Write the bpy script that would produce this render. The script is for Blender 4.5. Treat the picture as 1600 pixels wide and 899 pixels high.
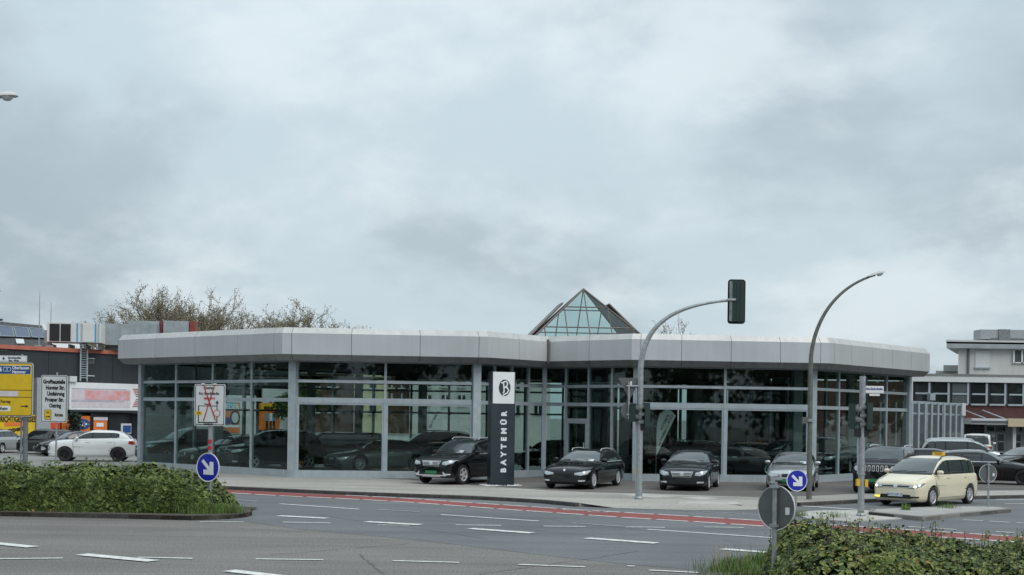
import bpy, bmesh, math, random
from mathutils import Vector, Matrix, noise
from mathutils.bvhtree import BVHTree
random.seed(7)
R = math.radians
for o in list(bpy.data.objects): bpy.data.objects.remove(o)
SC = bpy.context.scene
COL = SC.collection

# ------------------------------------------------------------------ camera
F, CX, HY, CH, ROLL = 2100.0, 800.0, 650.0, 2.8, R(0.8)
cam = bpy.data.cameras.new('camera'); camo = bpy.data.objects.new('camera', cam); COL.objects.link(camo)
camo.location = (0, 0, CH); camo.rotation_euler = (R(90), 0, 0)
camo.rotation_euler = (Matrix.Rotation(R(90), 3, 'X') @ Matrix.Rotation(ROLL, 3, 'Z')).to_euler()
cam.lens = F * 36.0 / 1600.0; cam.sensor_width = 36.0; cam.sensor_fit = 'HORIZONTAL'
# the photograph is the upper part of a level frame: its horizon lies below the middle
cam.shift_y = (HY - 449.5) / 1600.0
cam.clip_end = 3000; cam.clip_start = 0.1
SC.camera = camo

def _ur(px, py):
    dx, dy = px - CX, py - HY
    c, s = math.cos(ROLL), math.sin(ROLL)
    return dx * c + dy * s, -dx * s + dy * c
def G(px, py, z=0.0):
    """ground (height z) point under a pixel of the 1600 px photograph"""
    a, b = _ur(px, py); d = (CH - z) * F / b
    return Vector((a * d / F, d, z))
def AT(px, py, d):
    a, b = _ur(px, py)
    return Vector((a * d / F, d, CH - b * d / F))
def XD(px, py, d): return AT(px, py, d).x

# ------------------------------------------------------------------ sky, sun, exposure
w = bpy.data.worlds.new('World'); SC.world = w; w.use_nodes = True
nt = w.node_tree; N = nt.nodes; LK = nt.links; N.clear()
SUN_AZ, SUN_EL = R(137), R(48)     # compass angle from +Y towards +X
out = N.new('ShaderNodeOutputWorld'); bg = N.new('ShaderNodeBackground')
sky = N.new('ShaderNodeTexSky'); sky.sky_type = 'NISHITA'; sky.sun_disc = False
sky.sun_elevation = SUN_EL; sky.sun_rotation = SUN_AZ; sky.air_density = 1.2; sky.dust_density = 2.5
skm = N.new('ShaderNodeVectorMath'); skm.operation = 'SCALE'; skm.inputs['Scale'].default_value = 0.10
LK.new(sky.outputs[0], skm.inputs[0])
tc = N.new('ShaderNodeTexCoord'); sep = N.new('ShaderNodeSeparateXYZ'); LK.new(tc.outputs['Generated'], sep.inputs[0])
def mth(op, a, b=None, c=None):
    n = N.new('ShaderNodeMath'); n.operation = op
    for i, v in enumerate((a, b, c)):
        if v is None: continue
        if isinstance(v, (int, float)): n.inputs[i].default_value = v
        else: LK.new(v, n.inputs[i])
    return n.outputs[0]
zc = mth('MAXIMUM', sep.outputs['Z'], 0.0)
den = mth('ADD', zc, 0.42)
cmb = N.new('ShaderNodeCombineXYZ')
LK.new(mth('DIVIDE', sep.outputs['X'], den), cmb.inputs[0]); LK.new(mth('DIVIDE', sep.outputs['Y'], den), cmb.inputs[1])
def cloud(scale, detail, off, rough=0.5, dist=0.0):
    mp = N.new('ShaderNodeMapping'); LK.new(cmb.outputs[0], mp.inputs[0]); mp.inputs['Location'].default_value = off
    mp.inputs['Rotation'].default_value = (0, 0, 0.5)
    t = N.new('ShaderNodeTexNoise'); t.inputs['Scale'].default_value = scale; t.inputs['Detail'].default_value = detail
    t.inputs['Roughness'].default_value = rough; t.inputs['Distortion'].default_value = dist
    LK.new(mp.outputs[0], t.inputs['Vector']); return t.outputs['Fac']
def sm(v, lo, hi):
    n = N.new('ShaderNodeMapRange'); n.interpolation_type = 'SMOOTHSTEP'; n.inputs['From Min'].default_value = lo; n.inputs['From Max'].default_value = hi
    LK.new(v, n.inputs['Value']); return n.outputs[0]
def over(base, col, fac):
    n = N.new('ShaderNodeMixRGB'); LK.new(fac, n.inputs[0])
    if isinstance(base, tuple): n.inputs[1].default_value = (*base, 1)
    else: LK.new(base, n.inputs[1])
    n.inputs[2].default_value = (*col, 1); return n.outputs[0]
# cloud deck: pale veil, soft-edged darker cloud bases, thin bright gaps
c1 = cloud(0.62, 7, (5.3, 1.2, 0), 0.50, 0.0); c2 = cloud(1.35, 9, (2.2, 7.4, 0), 0.55, 0.15); c3 = cloud(2.4, 8, (9.1, 3.3, 0), 0.56, 0.1)
deck = over((0.515, 0.615, 0.672), (0.385, 0.470, 0.525), mth('MULTIPLY', sm(c1, 0.45, 0.60), 0.95))
deck = over(deck, (0.335, 0.405, 0.455), mth('MULTIPLY', sm(c2, 0.50, 0.61), 0.55))
deck = over(deck, (0.70, 0.775, 0.81), mth('MULTIPLY', sm(c3, 0.46, 0.64), 0.70))
# overcast sky: brighter towards the zenith (standard overcast distribution, softened)
grad = mth('ADD', 0.97, mth('MULTIPLY', mth('MULTIPLY', zc, zc), 0.95))
cs = N.new('ShaderNodeVectorMath'); cs.operation = 'SCALE'; LK.new(deck, cs.inputs[0]); LK.new(grad, cs.inputs['Scale'])
mix = N.new('ShaderNodeMixRGB'); mix.inputs[0].default_value = 0.93
LK.new(skm.outputs[0], mix.inputs[1]); LK.new(cs.outputs[0], mix.inputs[2])
LK.new(mix.outputs[0], bg.inputs[0]); bg.inputs[1].default_value = 1.08
LK.new(bg.outputs[0], out.inputs[0])
sl = bpy.data.lights.new('sun', 'SUN'); sl.energy = 1.5; sl.angle = R(48); sl.color = (1.0, 0.97, 0.93)
so = bpy.data.objects.new('sun', sl); COL.objects.link(so)
sdir = Vector((math.sin(SUN_AZ) * math.cos(SUN_EL), math.cos(SUN_AZ) * math.cos(SUN_EL), math.sin(SUN_EL)))
so.rotation_euler = sdir.to_track_quat('Z', 'Y').to_euler(); so.location = (30, -30, 60)
SC.view_settings.view_transform = 'Standard'; SC.view_settings.look = 'None'
SC.view_settings.exposure = 0.12; SC.view_settings.gamma = 1.0; SC.view_settings.use_curve_mapping = False
SC.render.engine = 'CYCLES'
SC.cycles.max_bounces = 10; SC.cycles.transparent_max_bounces = 24

# ------------------------------------------------------------------ materials
MATS = {}
def mat(name, col, rough=0.6, metal=0.0, var=0.0, scale=4.0, bump=0.0, bscale=40.0, spec=0.5, emit=0.0, coat=0.0, var2=None, detail=5.0, stain=0.0):
    if name in MATS: return MATS[name]
    m = bpy.data.materials.new(name); m.use_nodes = True; t = m.node_tree; n = t.nodes; l = t.links
    b = n['Principled BSDF']; b.inputs['Roughness'].default_value = rough; b.inputs['Metallic'].default_value = metal
    b.inputs['Specular IOR Level'].default_value = spec
    b.inputs['Coat Weight'].default_value = coat; b.inputs['Coat Roughness'].default_value = 0.04
    c4 = (*col, 1); b.inputs['Base Color'].default_value = c4
    if emit: b.inputs['Emission Color'].default_value = c4; b.inputs['Emission Strength'].default_value = emit
    tcn = None
    if var or bump:
        tcn = n.new('ShaderNodeTexCoord')
    if var:
        nz = n.new('ShaderNodeTexNoise'); nz.inputs['Scale'].default_value = scale; nz.inputs['Detail'].default_value = detail
        nz.inputs['Roughness'].default_value = 0.62
        l.new(tcn.outputs['Object'], nz.inputs['Vector'])
        r = n.new('ShaderNodeValToRGB'); l.new(nz.outputs['Fac'], r.inputs[0])
        r.color_ramp.elements[0].position = 0.3; r.color_ramp.elements[1].position = 0.7
        lo = var2[0] if var2 else tuple(max(0, x * (1 - var)) for x in col); hi = var2[1] if var2 else tuple(x * (1 + var) for x in col)
        r.color_ramp.elements[0].color = (*lo, 1); r.color_ramp.elements[1].color = (*hi, 1)
        src = r.outputs[0]
        if stain:
            n2 = n.new('ShaderNodeTexNoise'); n2.inputs['Scale'].default_value = scale * 0.07; n2.inputs['Detail'].default_value = 6
            n2.inputs['Distortion'].default_value = 1.0
            l.new(tcn.outputs['Object'], n2.inputs['Vector'])
            r2 = n.new('ShaderNodeMapRange'); r2.inputs['From Min'].default_value = 0.35; r2.inputs['From Max'].default_value = 0.68
            r2.inputs['To Min'].default_value = 1 - stain; r2.inputs['To Max'].default_value = 1 + stain
            l.new(n2.outputs['Fac'], r2.inputs['Value'])
            vs = n.new('ShaderNodeVectorMath'); vs.operation = 'SCALE'; l.new(src, vs.inputs[0]); l.new(r2.outputs[0], vs.inputs['Scale']); src = vs.outputs[0]
        l.new(src, b.inputs['Base Color'])
    if bump:
        nb = n.new('ShaderNodeTexNoise'); nb.inputs['Scale'].default_value = bscale; nb.inputs['Detail'].default_value = 4
        l.new(tcn.outputs['Object'], nb.inputs['Vector'])
        bp = n.new('ShaderNodeBump'); bp.inputs['Strength'].default_value = bump; bp.inputs['Distance'].default_value = 0.02
        l.new(nb.outputs['Fac'], bp.inputs['Height']); l.new(bp.outputs[0], b.inputs['Normal'])
    MATS[name] = m; return m
def asphalt(name, col, grit, stain, speck=0.35):
    """worn asphalt: grit, patches, faint wheel-track streaks and fine cracks"""
    m = bpy.data.materials.new(name); m.use_nodes = True; t = m.node_tree; n = t.nodes; l = t.links
    b = n['Principled BSDF']; b.inputs['Roughness'].default_value = 0.85; b.inputs['Specular IOR Level'].default_value = 0.3
    tc = n.new('ShaderNodeTexCoord')
    def nz(sc, det, rough=0.6, dist=0.0, vec=None):
        x = n.new('ShaderNodeTexNoise'); x.inputs['Scale'].default_value = sc; x.inputs['Detail'].default_value = det
        x.inputs['Roughness'].default_value = rough; x.inputs['Distortion'].default_value = dist
        l.new(vec or tc.outputs['Object'], x.inputs['Vector']); return x.outputs['Fac']
    def rng(src, a, b_, lo, hi):
        x = n.new('ShaderNodeMapRange'); x.inputs['From Min'].default_value = a; x.inputs['From Max'].default_value = b_
        x.inputs['To Min'].default_value = lo; x.inputs['To Max'].default_value = hi; l.new(src, x.inputs['Value']); return x.outputs[0]
    def mul(a, b_):
        x = n.new('ShaderNodeMath'); x.operation = 'MULTIPLY'; l.new(a, x.inputs[0]); l.new(b_, x.inputs[1]); return x.outputs[0]
    g = rng(nz(grit, 3, 0.7), 0.32, 0.68, 1 - speck, 1 + speck)
    p = rng(nz(0.16, 6, 0.6, 0.8), 0.32, 0.7, 1 - stain, 1 + stain)
    mp = n.new('ShaderNodeMapping'); mp.inputs['Rotation'].default_value = (0, 0, R(37)); mp.inputs['Scale'].default_value = (0.05, 0.9, 1)
    l.new(tc.outputs['Object'], mp.inputs[0])
    s = rng(nz(1.0, 3, 0.5, 0.2, mp.outputs[0]), 0.3, 0.7, 0.84, 1.14)
    vo = n.new('ShaderNodeTexVoronoi'); vo.feature = 'DISTANCE_TO_EDGE'; vo.inputs['Scale'].default_value = 0.22
    wv = n.new('ShaderNodeMixRGB'); wv.inputs[0].default_value = 0.25
    nn = n.new('ShaderNodeTexNoise'); nn.inputs['Scale'].default_value = 0.9; nn.inputs['Detail'].default_value = 5; l.new(tc.outputs['Object'], nn.inputs['Vector'])
    sc_ = n.new('ShaderNodeVectorMath'); sc_.operation = 'SCALE'; sc_.inputs['Scale'].default_value = 6.0; l.new(nn.outputs['Color'], sc_.inputs[0])
    ad = n.new('ShaderNodeVectorMath'); ad.operation = 'ADD'; l.new(tc.outputs['Object'], ad.inputs[0]); l.new(sc_.outputs[0], ad.inputs[1])
    l.new(ad.outputs[0], vo.inputs['Vector'])
    ck = rng(vo.outputs['Distance'], 0.0, 0.005, 0.88, 1.0)
    f = mul(mul(g, p), mul(s, ck))
    v = n.new('ShaderNodeVectorMath'); v.operation = 'SCALE'; v.inputs[0].default_value = col; l.new(f, v.inputs['Scale'])
    l.new(v.outputs[0], b.inputs['Base Color'])
    bp = n.new('ShaderNodeBump'); bp.inputs['Strength'].default_value = 0.5; bp.inputs['Distance'].default_value = 0.01
    l.new(nz(grit * 1.3, 3), bp.inputs['Height']); l.new(bp.outputs[0], b.inputs['Normal'])
    MATS[name] = m; return m
def cladding(name, col, rough, streak):
    """painted sheet metal with rain streaks and slight waviness"""
    m = bpy.data.materials.new(name); m.use_nodes = True; t = m.node_tree; n = t.nodes; l = t.links
    b = n['Principled BSDF']; b.inputs['Roughness'].default_value = rough; b.inputs['Metallic'].default_value = 0.25
    tc = n.new('ShaderNodeTexCoord'); fs = []
    for sc, det, amt in (((2.6, 2.6, .16), 6, streak), ((.35, .35, .5), 4, .07), ((9, 9, .5), 3, streak * .5)):
        mp = n.new('ShaderNodeMapping'); mp.inputs['Scale'].default_value = sc; l.new(tc.outputs['Object'], mp.inputs[0])
        x = n.new('ShaderNodeTexNoise'); x.inputs['Scale'].default_value = 1.0; x.inputs['Detail'].default_value = det; l.new(mp.outputs[0], x.inputs['Vector'])
        r = n.new('ShaderNodeMapRange'); r.inputs['From Min'].default_value = .3; r.inputs['From Max'].default_value = .7; r.inputs['To Min'].default_value = 1 - amt; r.inputs['To Max'].default_value = 1 + amt * .6
        l.new(x.outputs['Fac'], r.inputs['Value']); fs.append(r.outputs[0])
    a = n.new('ShaderNodeMath'); a.operation = 'MULTIPLY'; l.new(fs[0], a.inputs[0]); l.new(fs[1], a.inputs[1])
    c = n.new('ShaderNodeMath'); c.operation = 'MULTIPLY'; l.new(a.outputs[0], c.inputs[0]); l.new(fs[2], c.inputs[1])
    v = n.new('ShaderNodeVectorMath'); v.operation = 'SCALE'; v.inputs[0].default_value = col; l.new(c.outputs[0], v.inputs['Scale']); l.new(v.outputs[0], b.inputs['Base Color'])
    nb = n.new('ShaderNodeTexNoise'); nb.inputs['Scale'].default_value = 1.3; l.new(tc.outputs['Object'], nb.inputs['Vector'])
    bp = n.new('ShaderNodeBump'); bp.inputs['Strength'].default_value = 0.25; bp.inputs['Distance'].default_value = 0.05; l.new(nb.outputs['Fac'], bp.inputs['Height']); l.new(bp.outputs[0], b.inputs['Normal'])
    MATS[name] = m; return m
def glassmat(name, tint, refl=0.06, grough=0.02, gcol=(0.9, 0.95, 0.95)):
    """thin architectural glass: tinted see-through plus a Fresnel reflection"""
    m = bpy.data.materials.new(name); m.use_nodes = True; t = m.node_tree; n = t.nodes; l = t.links
    for x in list(n):
        if x.type != 'OUTPUT_MATERIAL': n.remove(x)
    o = [x for x in n if x.type == 'OUTPUT_MATERIAL'][0]
    tr = n.new('ShaderNodeBsdfTransparent'); tr.inputs[0].default_value = (*tint, 1)
    gl = n.new('ShaderNodeBsdfGlossy'); gl.inputs['Roughness'].default_value = grough; gl.inputs[0].default_value = (*gcol, 1)
    fr = n.new('ShaderNodeLayerWeight'); fr.inputs[0].default_value = 0.5
    pw = n.new('ShaderNodeMath'); pw.operation = 'POWER'; pw.inputs[1].default_value = 5.0; l.new(fr.outputs['Facing'], pw.inputs[0])
    ad = n.new('ShaderNodeMath'); ad.operation = 'MULTIPLY_ADD'; ad.inputs[1].default_value = 0.9; ad.inputs[2].default_value = refl
    l.new(pw.outputs[0], ad.inputs[0])
    mx = n.new('ShaderNodeMixShader'); l.new(ad.outputs[0], mx.inputs[0]); l.new(tr.outputs[0], mx.inputs[1]); l.new(gl.outputs[0], mx.inputs[2])
    l.new(mx.outputs[0], o.inputs[0]); MATS[name] = m; return m

asphalt('asphalt_coarse', (0.168, 0.159, 0.147), 24, 0.13, 0.55)
asphalt('asphalt_new', (0.138, 0.143, 0.150), 30, 0.14, 0.34)
asphalt('lot_paving', (0.138, 0.128, 0.118), 20, 0.14, 0.3)
asphalt('lot_grey', (0.24, 0.235, 0.225), 20, 0.14, 0.25)
asphalt('sidewalk', (0.33, 0.315, 0.285), 14, 0.13, 0.18)
asphalt('red_lane', (0.235, 0.068, 0.064), 24, 0.24, 0.35)
mat('slab_pale', (0.42, 0.405, 0.37), 0.85, var=0.18, scale=3, bump=0.2, stain=0.15)
mat('marking', (0.72, 0.72, 0.69), 0.7, var=0.25, scale=7, bump=0.15, var2=((0.42, 0.42, 0.40), (0.80, 0.80, 0.77)))
mat('marking_worn', (0.40, 0.40, 0.39), 0.75, var=0.3, scale=8, var2=((0.20, 0.20, 0.20), (0.50, 0.50, 0.48)))
mat('kerb_dark', (0.062, 0.058, 0.053), 0.85, var=0.4, scale=6, bump=0.4)
mat('kerb_grey', (0.20, 0.19, 0.175), 0.85, var=0.25, scale=6, bump=0.4)
mat('tar', (0.105, 0.104, 0.102), 0.6, var=.4, scale=3)
mat('soil', (0.10, 0.085, 0.065), 0.95, var=0.4, scale=8, bump=0.6)
mat('concrete', (0.33, 0.32, 0.30), 0.85, var=0.15, scale=2, bump=0.2)
mat('galv', (0.34, 0.36, 0.37), 0.5, 0.55, var=0.22, scale=9)
mat('galv_dark', (0.20, 0.215, 0.22), 0.55, 0.5, var=0.25, scale=6)
mat('lamp_pole', (0.125, 0.135, 0.122), 0.6, 0.2, var=0.25, scale=5)
mat('frame_alu', (0.40, 0.455, 0.485), 0.42, 0.35, var=0.12, scale=3)
mat('frame_alu_b', (0.27, 0.315, 0.34), 0.45, 0.35, var=0.15, scale=3)
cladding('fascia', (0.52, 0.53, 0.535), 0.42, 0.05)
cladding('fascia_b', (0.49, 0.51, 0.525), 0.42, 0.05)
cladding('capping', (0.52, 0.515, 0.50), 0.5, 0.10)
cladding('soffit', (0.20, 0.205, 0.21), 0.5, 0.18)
mat('roof_felt', (0.20, 0.20, 0.195), 0.9, var=0.25, scale=1.0)
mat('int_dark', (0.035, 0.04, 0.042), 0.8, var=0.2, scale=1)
mat('int_floor', (0.085, 0.09, 0.09), 0.25, var=0.15, scale=1.5)
mat('int_col', (0.30, 0.34, 0.35), 0.7)
mat('black', (0.012, 0.013, 0.014), 0.5)
mat('black_gloss', (0.010, 0.011, 0.012), 0.12)
mat('rubber', (0.018, 0.018, 0.019), 0.85, var=0.2, scale=8)
mat('chrome', (0.80, 0.81, 0.82), 0.20, 0.55)
mat('alloy', (0.62, 0.63, 0.64), 0.30, 0.35)
mat('alloy_dark', (0.03, 0.03, 0.032), 0.35, 0.6)
mat('car_glass', (0.014, 0.018, 0.020), 0.04, spec=0.75, coat=0.4)
mat('car_glass_light', (0.045, 0.058, 0.060), 0.05, spec=0.75, coat=0.4)
mat('lens', (0.46, 0.50, 0.52), 0.10, 0.3, coat=1.0)
mat('lens_lit', (1.0, 0.80, 0.55), 0.2, emit=1.6)
mat('lens_amber', (1.0, 0.72, 0.05), 0.3, emit=1.2)
mat('lens_red', (0.33, 0.015, 0.015), 0.12, coat=1.0)
mat('white_paint', (0.72, 0.73, 0.72), 0.4)
mat('white_sign', (0.74, 0.75, 0.76), 0.38, var=0.05, scale=3)
mat('grey_sign', (0.56, 0.58, 0.58), 0.4, var=0.10, scale=4)
mat('sign_back', (0.115, 0.125, 0.125), 0.6, 0.2, var=0.15, scale=5)
mat('sign_blue', (0.012, 0.022, 0.36), 0.35, var=0.08, scale=5)
mat('sign_navy', (0.02, 0.07, 0.22), 0.35)
mat('sign_yellow', (0.66, 0.44, 0.012), 0.4, var=0.10, scale=3)
mat('sign_black', (0.015, 0.015, 0.016), 0.45)
mat('sign_red', (0.42, 0.02, 0.03), 0.4)
mat('sign_orange', (0.72, 0.18, 0.03), 0.45, var=0.12, scale=2)
mat('sign_orange_red', (0.75, 0.075, 0.02), 0.45)
mat('sign_pale', (0.60, 0.55, 0.58), 0.5, var=0.1)
mat('sign_cyan', (0.06, 0.30, 0.52), 0.45)
mat('pylon_navy', (0.020, 0.030, 0.038), 0.28, var=0.15, scale=2, coat=0.3)
mat('plate_green', (0.03, 0.19, 0.085), 0.4)
mat('plate_white', (0.66, 0.70, 0.72), 0.4)
mat('yellow_plastic', (0.70, 0.42, 0.02), 0.5)
mat('signal_green', (0.010, 0.030, 0.026), 0.5)
mat('leaf_a', (0.074, 0.108, 0.025), 0.55, var=0.5, scale=3.0, spec=0.3)
mat('leaf_b', (0.034, 0.058, 0.015), 0.55, var=0.5, scale=3.0, spec=0.3)
mat('leaf_e', (0.165, 0.188, 0.048), 0.55, var=0.4, scale=3.0, spec=0.3)
mat('leaf_c', (0.14, 0.175, 0.045), 0.55, var=0.4, scale=3.0, spec=0.3)
mat('leaf_d', (0.22, 0.16, 0.05), 0.6, var=0.4, scale=3.0, spec=0.2)
mat('bud', (0.25, 0.215, 0.14), 0.8, var=0.4, scale=0.6)
mat('bud_dark', (0.16, 0.148, 0.088), 0.8, var=0.4, scale=0.6)
mat('bark', (0.115, 0.10, 0.082), 0.9, var=0.4, scale=3, bump=0.4)
mat('conifer', (0.02, 0.035, 0.022), 0.8, var=0.4, scale=1.5)
mat('grass', (0.10, 0.16, 0.035), 0.6, var=0.5, scale=4)
cladding('shop_dark', (0.036, 0.043, 0.050), 0.6, 0.10)
mat('shop_grey', (0.30, 0.33, 0.35), 0.6, var=0.1, scale=0.6)
mat('coping_red', (0.42, 0.13, 0.085), 0.6, var=0.15, scale=2)
mat('duct', (0.36, 0.395, 0.41), 0.45, 0.5, var=0.15, scale=1.5)
mat('duct_red', (0.22, 0.045, 0.035), 0.6, var=0.2, scale=2)
mat('unit_white', (0.60, 0.61, 0.60), 0.5, var=0.07, scale=1)
mat('solar', (0.035, 0.055, 0.11), 0.15, spec=0.7)
mat('roof_tile', (0.060, 0.062, 0.065), 0.8, var=0.3, scale=6, bump=0.6, bscale=18)
mat('twig', (0.028, 0.030, 0.014), 0.9, var=.4, scale=8)
mat('brick', (0.082, 0.032, 0.030), 0.85, var=0.25, scale=5, bump=0.3, bscale=30)
mat('brick_brown', (0.11, 0.065, 0.05), 0.85, var=0.25, scale=4)
cladding('render_grey', (0.60, 0.592, 0.58), 0.85, 0.06)
mat('render_white', (0.60, 0.61, 0.61), 0.8, var=0.06, scale=0.8)
mat('render_cream', (0.62, 0.56, 0.36), 0.85, var=0.08, scale=0.8)
mat('window_dark', (0.018, 0.022, 0.024), 0.06, spec=0.7)
mat('window_mid', (0.10, 0.115, 0.12), 0.08, spec=0.7)
mat('door_grey', (0.22, 0.24, 0.25), 0.5, var=0.1, scale=2)
mat('side_sheet', (0.20, 0.22, 0.225), 0.5, 0.3, var=.12, scale=1.5)
mat('skylight_bar', (0.13, 0.105, 0.095), 0.5, 0.3, var=0.2, scale=2)
mat('globe', (0.55, 0.47, 0.33), 0.4)
mat('pebble', (0.66, 0.66, 0.64), 0.8, var=0.2, scale=8)
glassmat('facade_glass', (0.77, 0.835, 0.82), 0.036)
glassmat('skylight_glass', (0.72, 0.83, 0.82), 0.06)
def paint(name, col, metal=0.35, rough=0.32):
    return mat(name, col, rough, metal, coat=0.9, var=0.04, scale=1.2, spec=0.08 if max(col) < .1 else 0.35)
paint('paint_black', (0.0045, 0.005, 0.006), 0.0)
paint('paint_anthracite', (0.014, 0.016, 0.022), 0.0)
paint('paint_silver', (0.46, 0.475, 0.48), 0.75)
paint('paint_grey', (0.17, 0.19, 0.19), 0.7)
paint('paint_white', (0.70, 0.715, 0.70), 0.0)
paint('paint_cream', (0.72, 0.655, 0.48), 0.0, 0.25)
paint('paint_green', (0.008, 0.013, 0.010), 0.0)

# ------------------------------------------------------------------ mesh helpers
class MB:
    def __init__(s): s.v = []; s.f = []; s.m = []
    def add(s, vs, fs, mi=0):
        o = len(s.v); s.v += [tuple(x) for x in vs]; s.f += [tuple(i + o for i in q) for q in fs]; s.m += [mi] * len(fs); return s
    def box(s, c, d, rz=0.0, mi=0, M=None):
        x, y, z = d[0] / 2, d[1] / 2, d[2] / 2
        vs = [Vector((a, b, e)) for e in (-z, z) for a, b in ((-x, -y), (x, -y), (x, y), (-x, y))]
        if M is None: M = Matrix.Rotation(rz, 3, 'Z')
        vs = [M @ q + Vector(c) for q in vs]
        return s.add(vs, [(3, 2, 1, 0), (4, 5, 6, 7), (0, 1, 5, 4), (1, 2, 6, 5), (2, 3, 7, 6), (3, 0, 4, 7)], mi)
    def prism(s, poly, z0, z1, mi=0):
        n = len(poly); vs = [(p[0], p[1], z0) for p in poly] + [(p[0], p[1], z1) for p in poly]
        a = sum(poly[i][0] * poly[(i + 1) % n][1] - poly[(i + 1) % n][0] * poly[i][1] for i in range(n))
        fs = [tuple(range(n))[::-1], tuple(range(n, 2 * n))] + [(i, (i + 1) % n, n + (i + 1) % n, n + i) for i in range(n)]
        if a < 0: fs = [q[::-1] for q in fs]
        return s.add(vs, fs, mi)
    def tube(s, path, rad, n=10, mi=0, caps=True):
        P = [Vector(p) for p in path]; vs = []; fs = []
        up = Vector((0, 0, 1)); prev = None
        for i, p in enumerate(P):
            t = (P[min(i + 1, len(P) - 1)] - P[max(i - 1, 0)]).normalized()
            if prev is None:
                a = up if abs(t.z) < 0.9 else Vector((1, 0, 0)); u = t.cross(a).normalized()
            else: u = (prev - t * prev.dot(t)).normalized()
            prev = u; b = t.cross(u); r = rad[i] if isinstance(rad, (list, tuple)) else rad
            vs += [p + (u * math.cos(2 * math.pi * k / n) + b * math.sin(2 * math.pi * k / n)) * r for k in range(n)]
        for i in range(len(P) - 1):
            fs += [(i * n + k, i * n + (k + 1) % n, (i + 1) * n + (k + 1) % n, (i + 1) * n + k) for k in range(n)]
        if caps: fs += [tuple(range(n))[::-1], tuple((len(P) - 1) * n + k for k in range(n))]
        return s.add(vs, fs, mi)
    def lathe(s, prof, axis='z', n=24, mi=0, c=(0, 0, 0), close=False):
        vs = []; fs = []; m = len(prof)
        for k in range(n):
            a = 2 * math.pi * k / n
            for r, h in prof:
                if axis == 'z': q = (r * math.cos(a), r * math.sin(a), h)
                elif axis == 'y': q = (r * math.cos(a), h, r * math.sin(a))
                else: q = (h, r * math.cos(a), r * math.sin(a))
                vs.append(Vector(q) + Vector(c))
        for k in range(n):
            for i in range(m - 1 if not close else m):
                j = (i + 1) % m
                fs.append((k * m + i, ((k + 1) % n) * m + i, ((k + 1) % n) * m + j, k * m + j))
        return s.add(vs, fs, mi)
    def mesh(s, name, mats, smooth=False, recalc=True, sharp=35):
        me = bpy.data.meshes.new(name); me.from_pydata(s.v, [], s.f)
        for k in (mats if isinstance(mats, (list, tuple)) else [mats]): me.materials.append(MATS[k] if isinstance(k, str) else k)
        me.polygons.foreach_set('material_index', s.m)
        if recalc:
            b = bmesh.new(); b.from_mesh(me); bmesh.ops.recalc_face_normals(b, faces=b.faces); b.to_mesh(me); b.free()
        if smooth:
            me.polygons.foreach_set('use_smooth', [True] * len(me.polygons)); me.set_sharp_from_angle(angle=R(sharp))
        me.update(); return me
    def build(s, name, mats, parent=None, smooth=False, loc=None, rz=0.0, recalc=True, sharp=35):
        return link(name, s.mesh(name, mats, smooth, recalc, sharp), parent, loc, rz)
def link(name, me, parent=None, loc=None, rz=0.0):
    o = bpy.data.objects.new(name, me); COL.objects.link(o); o.parent = parent
    if loc is not None: o.location = loc
    if rz: o.rotation_euler = (0, 0, rz)
    return o
def tag(o, label=None, cat=None, group=None, kind=None):
    if label: o['label'] = label
    if cat: o['category'] = cat
    if group: o['group'] = group
    if kind: o['kind'] = kind
    return o
def thing(name, label, cat, loc=(0, 0, 0), rz=0.0, group=None):
    return tag(link(name, None, None, loc, rz), label, cat, group)
def struct(name, mb, mats, **k): return tag(mb.build(name, mats, **k), kind='structure')
def text_mesh(txt, size, material, depth=0.002, align='CENTER', space=1.0, bold=0.0):
    c = bpy.data.curves.new('lettering', 'FONT'); c.body = txt; c.size = size; c.extrude = depth; c.align_x = align; c.align_y = 'CENTER'
    c.resolution_u = 2; c.space_character = space; c.offset = bold
    o = bpy.data.objects.new('lettering', c); COL.objects.link(o)
    dg = bpy.context.evaluated_depsgraph_get(); me = bpy.data.meshes.new_from_object(o.evaluated_get(dg))
    bpy.data.objects.remove(o); me.materials.clear(); me.materials.append(MATS[material]); return me
def letter(txt, size, material, parent, loc, rot=0.0, align='CENTER', space=1.0, bold=0.0, face='x', sx=1.0):
    """flat lettering on a sign; the sign's face looks along local -y"""
    me = text_mesh(txt, size, material, align=align, space=space, bold=bold)
    if sx != 1.0:
        for v in me.vertices: v.co.x *= sx
    M = Matrix.Rotation(R(90), 4, 'X') @ Matrix.Rotation(rot, 4, 'Z')
    me.transform(Matrix.Translation(loc) @ M)
    return link('lettering', me, parent)
def face_poly(mb, pts, y, t=0.004, mi=0):
    """polygon drawn in (x,z) on a sign face that looks along -y, standing t proud"""
    n = len(pts); vs = [(p[0], y, p[1]) for p in pts] + [(p[0], y - t, p[1]) for p in pts]
    fs = [tuple(range(n)), tuple(range(n, 2 * n))[::-1]] + [(i, (i + 1) % n, n + (i + 1) % n, n + i) for i in range(n)]
    return mb.add(vs, fs, mi)
def rect(x0, z0, x1, z1): return [(x0, z0), (x1, z0), (x1, z1), (x0, z1)]
def ring(cx, cz, r, n=28, k=1.0): return [(cx + r * math.cos(2 * math.pi * i / n), cz + k * r * math.sin(2 * math.pi * i / n)) for i in range(n)]
def rrect(x0, z0, x1, z1, r, n=5):
    o = []
    for cx, cz, a0 in ((x1 - r, z0 + r, -90), (x1 - r, z1 - r, 0), (x0 + r, z1 - r, 90), (x0 + r, z0 + r, 180)):
        for i in range(n + 1):
            a = R(a0 + 90 * i / n); o.append((cx + r * math.cos(a), cz + r * math.sin(a)))
    return o
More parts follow.
